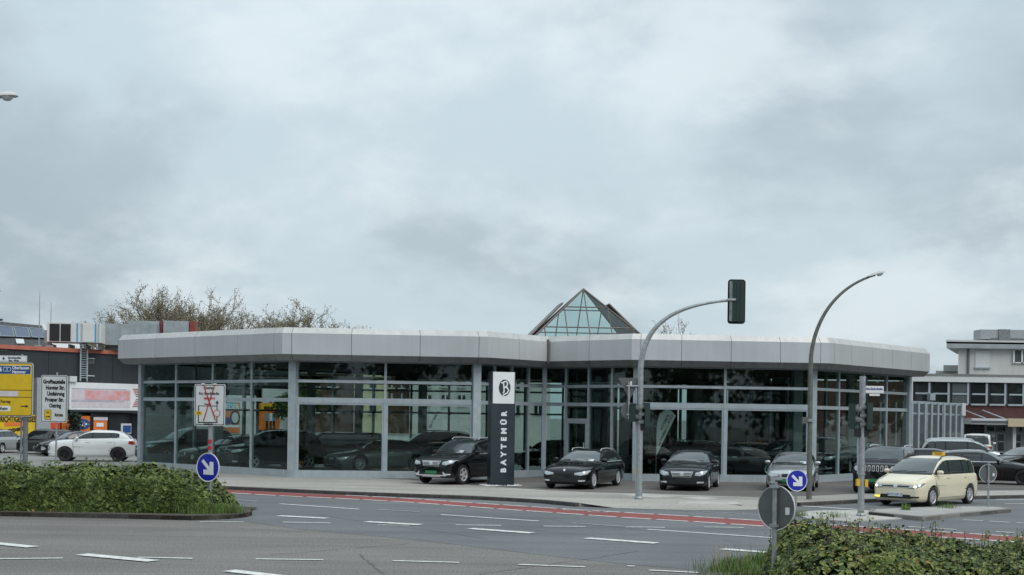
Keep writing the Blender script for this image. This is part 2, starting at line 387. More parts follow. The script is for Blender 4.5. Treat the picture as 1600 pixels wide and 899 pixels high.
# ------------------------------------------------------------------ ground, road, site
SITE = 0.12
struct('ground', MB().add([(-900, -300, -0.02), (900, -300, -0.02), (900, 1500, -0.02), (-900, 1500, -0.02)], [(0, 1, 2, 3)]), 'lot_grey')
road = struct('road', MB().add([(-160, -40, 0), (160, -40, 0), (160, 130, 0), (-160, 130, 0)], [(0, 1, 2, 3)]), 'asphalt_coarse')
def sheet(pts, z): return MB().add([(p[0], p[1], z) for p in pts], [tuple(range(len(pts)))])
near = [(372, 814), (415, 820), (465, 827), (540, 834), (615, 840.5), (700, 850), (825, 865), (975, 882), (1100, 892)]
np_ = [G(*p) for p in near]; d0 = (np_[0] - np_[1]).normalized(); d1 = (np_[-1] - np_[-2]).normalized()
struct('junction_surface', sheet([np_[0] + Vector((-60, 14, 0))] + np_ + [np_[-1] + d1 * 60, Vector((150, 60, 0)), Vector((150, 128, 0)), Vector((-120, 128, 0)), Vector((-120, 60, 0))], 0.004), 'asphalt_new')

# site: pavement slab behind the kerb, then the darker forecourt on it
kerb_px = [(300, 756.8), (360, 760), (450, 764), (540, 768), (640, 771.5), (740, 775), (800, 778), (850, 781), (905, 786)]
drop_px = [(905, 786), (960, 788.5), (1010, 790), (1085, 792), (1140, 792.2), (1180, 791), (1215, 788), (1245, 785.5)]
kerb2_px = [(1245, 785.5), (1290, 783.3), (1340, 780.5), (1400, 778), (1500, 775.5), (1600, 773.5)]
K1 = [G(*p, SITE) for p in kerb_px]; KD = [G(*p, SITE) for p in drop_px]; K2 = [G(*p, SITE) for p in kerb2_px]
dl = (K1[0] - K1[1]).normalized(); left_end = K1[0] + Vector((-0.90, 0.43, 0)) * 90
right_end = K2[-1] + (K2[-1] - K2[-2]).normalized() * 90
def inset(pts, k):
    o = []
    for i, p in enumerate(pts):
        t = (pts[min(i + 1, len(pts) - 1)] - pts[max(i - 1, 0)]).normalized(); o.append(p + Vector((-t.y, t.x, 0)) * k)
    return o
KDi = inset(KD, 0.9); KDi[0] = KD[0]; KDi[-1] = KD[-1]
outline = [left_end] + K1 + KDi[1:-1] + K2 + [right_end, Vector((160, 125, 0)), Vector((-150, 125, 0))]
pavement = struct('pavement', MB().prism([(p.x, p.y) for p in outline], -0.015, SITE), 'sidewalk')
ramp = MB()
for i in range(len(KD) - 1):
    a, b, c, d = KD[i], KD[i + 1], KDi[i + 1], KDi[i]
    za = 0.012 if 0 < i else SITE; zb = 0.012 if i + 1 < len(KD) - 1 else SITE
    ramp.add([(a.x, a.y, za), (b.x, b.y, zb), (c.x, c.y, SITE), (d.x, d.y, SITE)], [(0, 1, 2, 3)])
struct('pavement_ramp', ramp, 'sidewalk')
lot_px = [(455, 742.5), (560, 746), (640, 750), (740, 758.5), (850, 766), (930, 769.5), (1010, 771), (1100, 774.5), (1190, 777), (1260, 775.5), (1330, 772), (1440, 768.5), (1600, 766)]
LP = [G(*p, SITE) for p in lot_px]
struct('forecourt', sheet(LP + [LP[-1] + Vector((60, 40, 0)), Vector((90, 124, 0)), Vector((6, 124, 0)), Vector((-6, 70, 0))], SITE + 0.005), 'lot_paving')
LL = [G(-60, 738, SITE), G(120, 736, SITE), G(222, 733.5, SITE), Vector((-15.4, 66, SITE)), Vector((-6, 76, SITE)), Vector((-6, 124, SITE)), Vector((-100, 124, SITE)), Vector((-100, 70, SITE))]
struct('side_car_park', sheet(LL, SITE + 0.005), 'lot_grey')
# pale flagstones let into the pavement round the mast
def flag(px, z, m='slab_pale', parent=None, name='paving_slab'):
    o = MB().prism([(p.x, p.y) for p in [G(*q, SITE) for q in px]], z, z + 0.006).build(name, m, parent); return o
flag([(967, 773.5), (1004, 771.5), (1060, 776), (1024, 778)], SITE, parent=pavement)
flag([(1062, 778), (1092, 776.5), (1122, 779), (1096, 781)], SITE, parent=pavement)
flag([(1062, 784), (1150, 784.5), (1160, 788.8), (1060, 788)], SITE, parent=pavement)

def stones(pts, parent, material, h, wdt=0.14, length=1.0, side=1, z0=-0.01, gap=0.015):
    """kerb stones along a polyline, one object each; meshes shared"""
    P = [Vector((p[0], p[1], 0)) for p in pts]; acc = []
    cache = {}
    for i in range(len(P) - 1):
        seg = P[i + 1] - P[i]; n = max(1, round(seg.length / length)); u = seg.normalized(); nrm = Vector((-u.y, u.x, 0)) * side
        L_ = seg.length / n
        key = round(L_, 2)
        if key not in cache:
            m = MB(); c = 0.018; x = (L_ - gap) / 2
            prof = [(0, z0), (0, h - c), (c, h), (wdt, h), (wdt, z0)]
            vs = [(-x, a, b) for a, b in prof] + [(x, a, b) for a, b in prof]
            m.add(vs, [(0, 1, 6, 5), (1, 2, 7, 6), (2, 3, 8, 7), (3, 4, 9, 8), (4, 3, 2, 1, 0), (5, 6, 7, 8, 9)])
            cache[key] = m.mesh('kerb_stone', material)
        for k in range(n):
            c = P[i] + u * L_ * (k + 0.5)
            o = link('kerb_stone', cache[key], parent, c, math.atan2(u.y, u.x))
            if side < 0: o.scale = (1, -1, 1)
def off(pts, k): return [p for p in inset([Vector((q[0], q[1], 0)) for q in pts], k)]
stones(off([K1[0] + (left_end - K1[0]) * 0.12] + K1, -0.15), pavement, 'kerb_dark', SITE + 0.006)
stones(off(K2 + [K2[-1] + (right_end - K2[-1]) * 0.1], -0.15), pavement, 'kerb_dark', SITE + 0.006)

# red cycle lane and every painted mark as its own sheet on the road
lane_lo = [(330, 768.5), (361, 771), (440, 775.5), (540, 780), (640, 785.5), (700, 790), (800, 797.3), (900, 804.3), (1000, 811), (1100, 816.8), (1185, 822.5), (1300, 830), (1450, 839), (1600, 848.5), (1760, 859)]
lane_hi = [(330, 764.2), (361, 766), (440, 770), (540, 774.5), (640, 779.5), (700, 783.8), (800, 790.5), (900, 797), (1000, 803), (1100, 808.8), (1185, 814), (1300, 821), (1450, 830.5), (1600, 840), (1760, 850)]
A_ = [G(*p) for p in lane_lo]; B_ = [G(*p) for p in lane_hi]
mbl = MB(); nn_ = len(A_)
mbl.add([(p.x, p.y, 0.009) for p in A_ + B_], [(i, i + 1, nn_ + i + 1, nn_ + i) for i in range(nn_ - 1)])
lane = mbl.build('cycle_lane', 'red_lane', road)
def stripe(a, b, wd, m='marking', z=0.014, parent=road, name='lane_marking'):
    a = Vector((a[0], a[1], 0)); b = Vector((b[0], b[1], 0)); u = (b - a).normalized(); n = Vector((-u.y, u.x, 0)) * wd / 2
    q = [a + n, a - n, b - n, b + n]
    return sheet(q, z).build(name, m, parent)
def dashes(poly, wd, on, gap, start=0.0):
    P = [Vector((p.x, p.y, 0)) for p in poly]; s = start
    Ls = [0]
    for i in range(len(P) - 1): Ls.append(Ls[-1] + (P[i + 1] - P[i]).length)
    def at(t):
        for i in range(len(P) - 1):
            if t <= Ls[i + 1]: return P[i].lerp(P[i + 1], (t - Ls[i]) / (Ls[i + 1] - Ls[i]))
        return P[-1]
    while s + on < Ls[-1]:
        stripe(at(s), at(s + on), wd); s += on + gap
dashes(A_, 0.17, 0.95, 0.16)
dashes(B_[3:], 0.15, 0.95, 0.16)
for a, b, wd, wn in [
    ((361, 781), (402, 784), .12, 1), ((437.5, 788), (561, 796.5), .16, 0), ((591, 797), (655, 800.5), .12, 1), ((689, 805), (841, 815), .16, 0),
    ((435, 807), (511, 811), .30, 0), ((442, 816.7), (516, 818.2), .14, 0), ((572, 816.2), (657, 821), .32, 0), ((590, 821.2), (640, 821.9), .10, 0),
    ((712, 821), (783, 822), .14, 0), ((735, 827), (831, 834), .32, 0), ((849, 823), (915, 823.8), .14, 0), ((895, 818), (972, 823.4), .12, 1),
    ((977, 824.3), (1039, 825), .14, 0), ((1012, 828), (1210, 841.5), .15, 0), ((917, 842), (1026, 850), .32, 0), ((1128, 859), (1215, 865.5), .32, 0),
    ((400, 874.5), (505, 875.8), .13, 0), ((614, 877.3), (717, 880), .13, 0), ((810, 883), (914, 887), .13, 0), ((979, 885.3), (992, 886), .13, 0),
    ((1014, 892), (1112, 897), .13, 0), ((358, 893), (470, 906), .32, 0), ((-40, 847), (52, 856), .32, 0), ((-30, 874.6), (98, 873.2), .13, 0),
    ((128, 867.5), (240, 878), .34, 0), ((215, 871.9), (301, 873.7), .13, 0), ((312, 816.5), (381, 816.5), .13, 0),
    ((1067, 799), (1092, 800), .10, 1), ((1098, 800.2), (1122, 801.6), .10, 1), ((1128, 801.8), (1155, 803.4), .10, 1), ((1160, 803.6), (1186, 805.2), .10, 1),
    ((955, 791.6), (978, 792.6), .10, 1), ((984, 792.9), (1006, 793.8), .10, 1), ((1013, 794.2), (1034, 795.3), .10, 1), ((1040, 795.6), (1060, 797), .10, 1),
    ((1252, 791.5), (1340, 797), .24, 0), ((1505, 813), (1536, 814.6), .13, 0), ((1546, 815.2), (1578, 817), .13, 0), ((1588, 817.6), (1625, 819.6), .13, 0),
    ((1458, 826), (1494, 828.4), .12, 0), ((1556, 831.5), (1585, 833.4), .12, 0), ((1419, 823.5), (1445, 825.2), .12, 0), ((1556, 781.4), (1640, 780.6), .16, 0),
    ((1570, 788), (1640, 787.6), .16, 0), ((1100, 824.3), (1162, 825.2), .13, 0), ((1372, 789.5), (1440, 793), .14, 1)]:
    stripe(G(*a), G(*b), wd, 'marking_worn' if wn else 'marking', 0.014 + (0.004 if wd > .2 else 0.0))
stripe(G(1480, 766.2, SITE), G(1575, 769.6, SITE), .32, 'marking', SITE + 0.012, name='parking_bay_marking')
# worn bicycle emblem on the red lane
bk = G(915, 799.5); u = (A_[8] - A_[7]).normalized(); em = MB()
def emb(pts, z=0.02): em.add([(bk.x + u.x * a - u.y * b, bk.y + u.y * a + u.x * b, z) for a, b in pts], [tuple(range(len(pts)))])
for c in (-.45, .45):
    for i in range(10):
        a0, a1 = 2 * math.pi * i / 10, 2 * math.pi * (i + 1) / 10
        emb([(c + .34 * math.cos(a0), .3 * math.sin(a0)), (c + .34 * math.cos(a1), .3 * math.sin(a1)), (c + .26 * math.cos(a1), .23 * math.sin(a1)), (c + .26 * math.cos(a0), .23 * math.sin(a0))])
for p, q in (((-.45, 0), (-.1, .45)), ((-.1, .45), (.3, .45)), ((.3, .5), (.45, 0)), ((-.05, 0), (.3, .45)), ((-.45, 0), (-.05, 0))):
    a, b = Vector(p), Vector(q); n = (b - a).normalized(); n = Vector((-n.y, n.x)) * .035
    emb([a + n, a - n, b - n, b + n], 0.024)
em.build('bicycle_marking', 'marking_worn', road)

for px, py, a_, b_ in ((947, 786.6, .45, .35),):
    c_ = G(px, py); dg_ = MB()
    if a_ < .5:
        c_ = G(px, py - 1.0, .05)
    if a_ >= .5: dg_.lathe([(0.001, .0195), (a_ * .46, .0195), (a_ * .5, .019), (a_ * .5, .0)], 'z', 20, 0, (c_.x, c_.y, 0))
    else: dg_.box((c_.x, c_.y, .05), (a_, b_, .06), .4)
    dg_.build('drain_cover', 'kerb_dark', road)
random.seed(17)
for a_, b_ in (((330, 823), (480, 832)), ((420, 868), (640, 850)), ((560, 866), (600, 899)), ((60, 838), (330, 826)), ((740, 899), (1000, 862)), ((480, 803), (760, 842)), ((860, 812), (1180, 851)), ((620, 808), (930, 838))):
    A0, A1 = G(*a_), G(*b_); n_ = 14; sm = MB(); u = (A1 - A0).normalized(); nn2 = Vector((-u.y, u.x, 0)); L0 = (A1 - A0).length
    ln = [A0.lerp(A1, i / n_) + nn2 * random.gauss(0, .012 * L0 ** .5) for i in range(n_ + 1)]
    for i in range(n_):
        w0 = random.uniform(.006, .016); sm.add([(ln[i] + nn2 * w0)[:2] + (.0125,), (ln[i] - nn2 * w0)[:2] + (.0125,), (ln[i + 1] - nn2 * w0)[:2] + (.0125,), (ln[i + 1] + nn2 * w0)[:2] + (.0125,)], [(0, 1, 2, 3)])
    sm.build('tar_seam', 'tar', road)
# traffic islands
def island(name, px, h, top, z_px=None, kerb='kerb_dark', length=1.0):
    P = [G(*p, h) for p in px]
    a = sum(P[i].x * P[(i + 1) % len(P)].y - P[(i + 1) % len(P)].x * P[i].y for i in range(len(P)))
    if a < 0: P.reverse()
    o = struct(name, MB().prism([(p.x, p.y) for p in P], -0.012, h - 0.006), top)
    stones([(p.x, p.y) for p in P] + [(P[0].x, P[0].y)], o, kerb, h, length=length); return o, P
tip = [(300, 805.5), (340, 804.5), (372, 802.5), (388, 800.3), (394, 798), (390, 796), (378, 794.2), (355, 792.5)]
isl_l, PL = island('planted_traffic_island', [(-150, 800.5), (0, 799), (150, 802)] + tip + [(200, 783), (0, 771), (-150, 771)], 0.13, 'soil')
isl_m, PM = island('traffic_island', [(1357, 799.3), (1441, 807.5), (1500, 801.5), (1560, 796.5), (1580, 794.5), (1570, 792.3), (1532, 790.3), (1450, 792), (1362, 795)], 0.13, 'concrete', kerb='kerb_grey')
pad = [G(*p) for p in [(1240, 805), (1262, 800.6), (1290, 799), (1352, 799.2), (1436, 809.3), (1395, 813), (1330, 817), (1262, 812)]]
struct('crossing_pad', MB().prism([(p.x, p.y) for p in pad], -0.01, 0.035), 'slab_pale')
isl_r, PR = island('hedge_traffic_island', [(1092, 893), (1120, 880), (1165, 869), (1220, 865), (1330, 866), (1600, 872), (1900, 880), (2300, 1100), (1300, 1150), (1100, 1000), (1080, 920)], 0.13, 'soil')

# ------------------------------------------------------------------ showroom
FZ = 0.25
dA, dB, dC = Vector((.766, -.643, 0)), Vector((.9962, .0872, 0)), Vector((.643, .766, 0))
P1 = G(457, 741, FZ)
Q = {}
P0 = P1 - dA * 10.7; P2 = P1 + dB * 7.6; P3 = P2 + dC * 4.6; P4 = P3 + dA * 5.0; P5 = P4 + dB * 7.6; P6 = P5 + dC * 9.8
B0 = P0 + dC * 15.0; B6 = P6 + Vector((-.766, .643, 0)) * 13.0
PTS = [P0, P1, P2, P3, P4, P5, P6]
GT, T1, T2 = 5.02, 4.13, 3.34        # glass top, transom heights
show = thing('car_showroom', 'glass-walled car showroom with silver roof fascia and glass pyramid on its roof', 'showroom', (0, 0, 0))
def seg_M(a, b): return math.atan2(b.y - a.y, b.x - a.x)
def wallbox(a, b, t0, t1, z0, z1, depth, out=0.0):
    """box on facade line a->b, from t0 to t1 metres, thickness depth centred on the line shifted out"""
    u = (b - a).normalized(); n = Vector((u.y, -u.x, 0)); c = a + u * (t0 + t1) / 2 + n * out
    return (c.x, c.y, (z0 + z1) / 2), (t1 - t0, depth, z1 - z0), math.atan2(u.y, u.x)
def piece(name, a, b, t0, t1, z0, z1, depth, m, out=0.0, parent=show):
    c, d, r = wallbox(a, b, t0, t1, z0, z1, depth, out); return MB().box(c, d, r).build(name, m, parent)
SILL = FZ + 0.17
bays = {0: 4, 1: 2, 2: 4, 3: 4, 4: 2, 5: 4}
for s_, nb in bays.items():
    a, b = PTS[s_], PTS[s_ + 1]; L_ = (b - a).length; e0 = 0.17; bw = L_ / nb
    big = nb == 2; fm = 'frame_alu'
    piece('sill', a, b, .02, L_ - .02, SITE - .03, SILL, 0.30, fm)
    for k in range(1, nb):
        piece('mullion', a, b, bw * k - .05, bw * k + .05, SILL + .001, GT, 0.14, fm)
    for k in range(nb):
        t0, t1 = bw * k + (.05 if k else e0), bw * (k + 1) - (.05 if k < nb - 1 else e0)
        door = (s_ == 3 and k == 1)
        hz = .075 if not big else .11
        piece('transom', a, b, t0 + .001, t1 - .001, T1 - .06, T1 + .06, 0.12, fm)
        piece('transom', a, b, t0 + .001, t1 - .001, T2 - hz, T2 + hz, 0.12, fm)
        piece('transom', a, b, t0 + .001, t1 - .001, GT - .10, GT, 0.12, 'frame_alu_b')
        piece('pane', a, b, t0, t1, T1 + .061, GT - .101, 0.022, 'facade_glass')
        piece('pane', a, b, t0, t1, T2 + hz, T1 - .061, 0.022, 'facade_glass')
        if door:
            zt = FZ + 2.35
            piece('pane', a, b, t0, t1, zt + .12, T2 - hz - .001, 0.022, 'facade_glass')
            piece('door_head', a, b, t0 + .001, t1 - .001, zt, zt + .12, 0.16, fm)
            dr = piece('door', a, b, t0 + .10, t1 - .10, SILL + .08, zt - .09, 0.026, 'facade_glass')
            for nme, u0, u1, z0, z1 in (('door_frame', t0 + .002, t0 + .10, SILL + .002, zt - .002), ('door_frame', t1 - .10, t1 - .002, SILL + .002, zt - .002), ('door_frame', t0 + .102, t1 - .102, zt - .09, zt - .003), ('door_frame', t0 + .102, t1 - .102, SILL + .003, SILL + .08)):
                piece(nme, a, b, u0, u1, z0, z1, 0.13, fm, parent=dr)
            piece('door_handle', a, b, t1 - .17, t1 - .14, SILL + .75, SILL + 1.25, 0.05, 'chrome', .08, dr)
        else:
            piece('pane', a, b, t0, t1, SILL + .001, T2 - hz - .001, 0.022, 'facade_glass')
            if big:
                for u0, u1 in ((t0 + .002, t0 + .07), (t1 - .07, t1 - .002)):
                    piece('window_frame', a, b, u0, u1, SILL + .002, T2 - hz - .002, 0.07, 'frame_alu')
                piece('window_frame', a, b, t0 + .071, t1 - .071, T2 - hz - .07, T2 - hz - .003, 0.07, 'frame_alu')
for i, p in enumerate(PTS):
    r_ = seg_M(PTS[max(i - 1, 0)], PTS[min(i + 1, 6)])
    wd = (0.22, .34, .34, .2, .26, .30, .26)[i]
    MB().box((p.x, p.y, (SITE + GT) / 2 - .03), (wd, .30, GT - SITE + .04), r_).build('corner_post', 'frame_alu', show)
# rear and side walls: glazed towards the left, solid to the right
def glazed(a, b, nb, rows, m='frame_alu_b'):
    L_ = (b - a).length; bw = L_ / nb
    piece('sill', a, b, 0, L_, SITE - .03, SILL + .35, .25, m)
    for k in range(nb + 1): piece('mullion', a, b, max(0, bw * k - .06), min(L_, bw * k + .06), SILL + .351, GT + .2, .16, m)
    for k in range(nb):
        zs = [SILL + .35] + rows + [GT + .2]
        for j in range(len(zs) - 1):
            if j: piece('transom', a, b, bw * k + .061, bw * (k + 1) - .061, zs[j] - .05, zs[j] + .05, .12, m)
            piece('pane', a, b, bw * k + .061, bw * (k + 1) - .061, zs[j] + (.051 if j else .001), zs[j + 1] - .051, .022, 'facade_glass')
BM = B0 + (B6 - B0) * 0.62
glazed(P0, B0, 5, [2.9, 4.1]); glazed(B0, BM, 5, [2.9, 4.1])
glazed(BM, B6, 4, [3.3]); glazed(P6, B6, 6, [3.3])
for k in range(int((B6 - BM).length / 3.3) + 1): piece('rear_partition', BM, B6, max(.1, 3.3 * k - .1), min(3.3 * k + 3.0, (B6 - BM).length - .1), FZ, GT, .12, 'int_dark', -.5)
plan = [P0, P1, P2, P3, P4, P5, P6, B6, B0]
cen = sum(plan, Vector()) / len(plan)
MB().prism([(p.x + (cen.x - p.x) * .012, p.y + (cen.y - p.y) * .012) for p in plan], SITE - .02, FZ).build('floor', 'int_floor', show)
def offset_poly(pts, o):
    n = len(pts); res = []
    for i in range(n):
        a, b, c = pts[i - 1], pts[i], pts[(i + 1) % n]
        u, v = (b - a).normalized(), (c - b).normalized()
        n1, n2 = Vector((u.y, -u.x, 0)), Vector((v.y, -v.x, 0)); bis = (n1 + n2)
        res.append(b + bis * (o * 2 / bis.length_squared))
    return res
B6f, B0f = B6 + dC * 1.2 * 0, B0
ext = [P0 + dA * .50, P1, P2, P3, P4, P5, P6 - dC * .80, B6 - dC * .8, B0 + dA * .5]
def ringat(o, z): return [Vector((p.x, p.y, z)) for p in offset_poly(ext, o)]
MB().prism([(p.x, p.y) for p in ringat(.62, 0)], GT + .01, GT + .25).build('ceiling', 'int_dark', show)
MB().prism([(p.x, p.y) for p in ringat(.55, 0)], 5.86, 6.02).build('roof_deck', 'roof_felt', show)
OUT, Z_S, Z_L, Z_P, Z_C = 1.0, 4.95, 5.20, 6.06, 6.30
prof = [(.50, Z_S), (OUT - .20, Z_S), (OUT, Z_L), (OUT, Z_P), (OUT - .16, Z_C), (.45, Z_C), (.45, Z_S + .1)]
rings = [ringat(o, z) for o, z in prof]
npan = [4, 3, 2, 2, 4, 5, 6, 8, 6]
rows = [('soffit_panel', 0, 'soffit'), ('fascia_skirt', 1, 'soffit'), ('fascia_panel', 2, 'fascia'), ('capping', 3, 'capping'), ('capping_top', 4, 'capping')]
for s_ in range(len(ext)):
    nx = (s_ + 1) % len(ext); n = npan[s_]
    cuts = [0.0] + [(k + (0.0 if n < 3 else 0.0)) / n for k in range(1, n)] + [1.0]
    if s_ in (0, 1, 4, 5): cuts = [0.0, .045] + cuts[1:-1] + [.955, 1.0]
    for k in range(len(cuts) - 1):
        L_ = (rings[2][nx] - rings[2][s_]).length; g = .009 / L_
        q0 = cuts[k] + (g if k else 0); q1 = cuts[k + 1] - (g if k < len(cuts) - 2 else 0)
        for nme, j, mm in rows:
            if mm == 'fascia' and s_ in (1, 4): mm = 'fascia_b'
            a, b = rings[j], rings[j + 1]
            q = [a[s_].lerp(a[nx], q0), a[s_].lerp(a[nx], q1), b[s_].lerp(b[nx], q1), b[s_].lerp(b[nx], q0)]
            nn = (q[1] - q[0]).cross(q[3] - q[0]).normalized() * -.03
            vs = q + [x + nn for x in q]
            MB().add(vs, [(0, 1, 2, 3), (7, 6, 5, 4), (0, 4, 5, 1), (1, 5, 6, 2), (2, 6, 7, 3), (3, 7, 4, 0)]).build(nme, mm, show)
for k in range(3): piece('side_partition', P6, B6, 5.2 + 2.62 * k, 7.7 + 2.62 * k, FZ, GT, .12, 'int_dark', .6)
# dark backing that closes the panel joints
bk_ = MB()
for s_ in range(len(ext)):
    nx = (s_ + 1) % len(ext)
    for j in range(1, 5):
        a = ringat(prof[j][0] - .045, prof[j][1] + (.045 if j == 1 else 0) - (.03 if j >= 4 else 0)); b = ringat(prof[j + 1][0] - (.045 if j + 1 < 5 else 0), prof[j + 1][1] - (.03 if j + 1 >= 4 else 0))
        bk_.add([a[s_], a[nx], b[nx], b[s_]], [(0, 1, 2, 3)])
bk_.build('fascia_backing', 'black', show)
# downpipe joint in the inner corner
c_ = rings[2][3]; MB().tube([(c_.x - .02, c_.y - .07, Z_L - .1), (c_.x - .02, c_.y - .07, Z_P + .1)], .045, 8).build('downpipe', 'skylight_bar', show)
# inside: columns, beams, service pipes, parapet, stair
for px, dd in ((342, 66), (486, 68), (660, 66), (1090, 69), (1245, 62), (1330, 66), (560, 70), (975, 66)):
    X_ = XD(px, 660, dd); MB().box((X_, dd, (FZ + GT) / 2), (.42, .42, GT - FZ), .1).build('column', 'int_col', show)
for k in range(6):
    y_ = 61 + k * 2.1; x0 = -10 + k * .6; MB().box((2, y_, GT - .18), (20 - k, .16, .34), .087).build('ceiling_beam', 'int_dark', show)
for k, z_ in enumerate((4.55, 4.35)):
    MB().tube([(-13, 66 + k, z_), (14, 68.3 + k, z_)], .07, 8).build('service_pipe', 'int_dark', show)

for k in range(9):
    a_ = Vector((-11 + 3.1 * (k % 5) * 1.25 + (k // 5) * 3, 60.5 + 3.4 * (k // 5) + (k % 5) * .35 + 1.5, 4.42 + .06 * (k % 2)))
    MB().box(a_, (2.4, .10, .07), .087).build('light_fitting', 'white_paint', show)
# glass pyramid on the roof
pyr = thing('glass_pyramid_skylight', 'glass pyramid skylight with brown metal bars rising above the flat roof', 'skylight')
PD = 68.0; ap = AT(911.5, 452, PD); bz = 6.02; hb = 3.32
slope = (ap.z - bz) / hb; a5 = R(5)
ex, ey = Vector((math.cos(a5), math.sin(a5), 0)), Vector((-math.sin(a5), math.cos(a5), 0))
base = [Vector((ap.x, ap.y, bz)) + ex * sx * hb + ey * sy * hb for sx, sy in ((-1, -1), (1, -1), (1, 1), (-1, 1))]
MB().prism([((p - Vector((ap.x, ap.y, 0))) * 1.05 + Vector((ap.x, ap.y, 0)))[:2] for p in base], 6.021, 6.12).build('kerb', 'skylight_bar', pyr)
for i in range(4):
    a, b = base[i], base[(i + 1) % 4]
    MB().tube([a + Vector((0, 0, .08)), ap], .05, 6).build('hip_bar', 'skylight_bar', pyr)
    lv = [0.02, .34, .685, 1.0]
    def P(u, v):  # u along base -1..1 in base units, v height fraction
        m = (a + b) / 2; return (m.lerp(ap, v)) + (b - a) / 2 * u + Vector((0, 0, .08 * (1 - v)))
    for v in lv[:3]:
        MB().tube([P(-(1 - v), v), P(1 - v, v)], .035, 6).build('cross_bar', 'skylight_bar', pyr)
    mul = {0: [-.66, -.33, 0, .33, .66], 1: [-.33, 0, .33], 2: [0]}
    for r_ in range(3):
        v0, v1 = lv[r_], lv[r_ + 1]; us = [-1] + mul[r_] + [1]
        for k in range(len(us) - 1):
            cl = lambda u, v: max(-(1 - v), min(1 - v, u * 1.0))
            q = [P(cl(us[k], v0), v0), P(cl(us[k + 1], v0), v0), P(cl(us[k + 1], v1), v1), P(cl(us[k], v1), v1)]
            if (q[2] - q[3]).length < .02: q = [q[0], q[1], (q[2] + q[3]) / 2]
            if len(q) == 4 and (q[0] - q[1]).length < .02: continue
            MB().add(q, [tuple(range(len(q)))]).build('pane' if i in (0, 2) else 'side_panel', 'skylight_glass' if i in (0, 2) else 'side_sheet', pyr)
        for u_ in mul[r_]:
            # a rafter keeps its place along the base and ends where it meets the hip
            ve = min(v1, 1 - abs(u_))
            if ve > v0 + .02: MB().tube([P(u_, v0), P(u_, ve)], .028, 6).build('rafter', 'skylight_bar', pyr)
    if i in (1, 3):   # raised vent flaps on the two side slopes
        n_ = (b - a).cross(ap - a).normalized(); vs = [P(-.52, .10) + n_ * .12, P(.52, .10) + n_ * .12, P(.30, .69) + n_ * .22, P(-.30, .69) + n_ * .22]
        fl = MB().add(vs + [x + n_ * .03 for x in vs], [(0, 1, 2, 3), (7, 6, 5, 4), (0, 4, 5, 1), (1, 5, 6, 2), (2, 6, 7, 3), (3, 7, 4, 0)]).build('vent_flap', 'side_sheet', pyr)
        for k in range(4): MB().tube([vs[k], vs[(k + 1) % 4]], .05, 6).build('flap_frame', 'skylight_bar', fl)
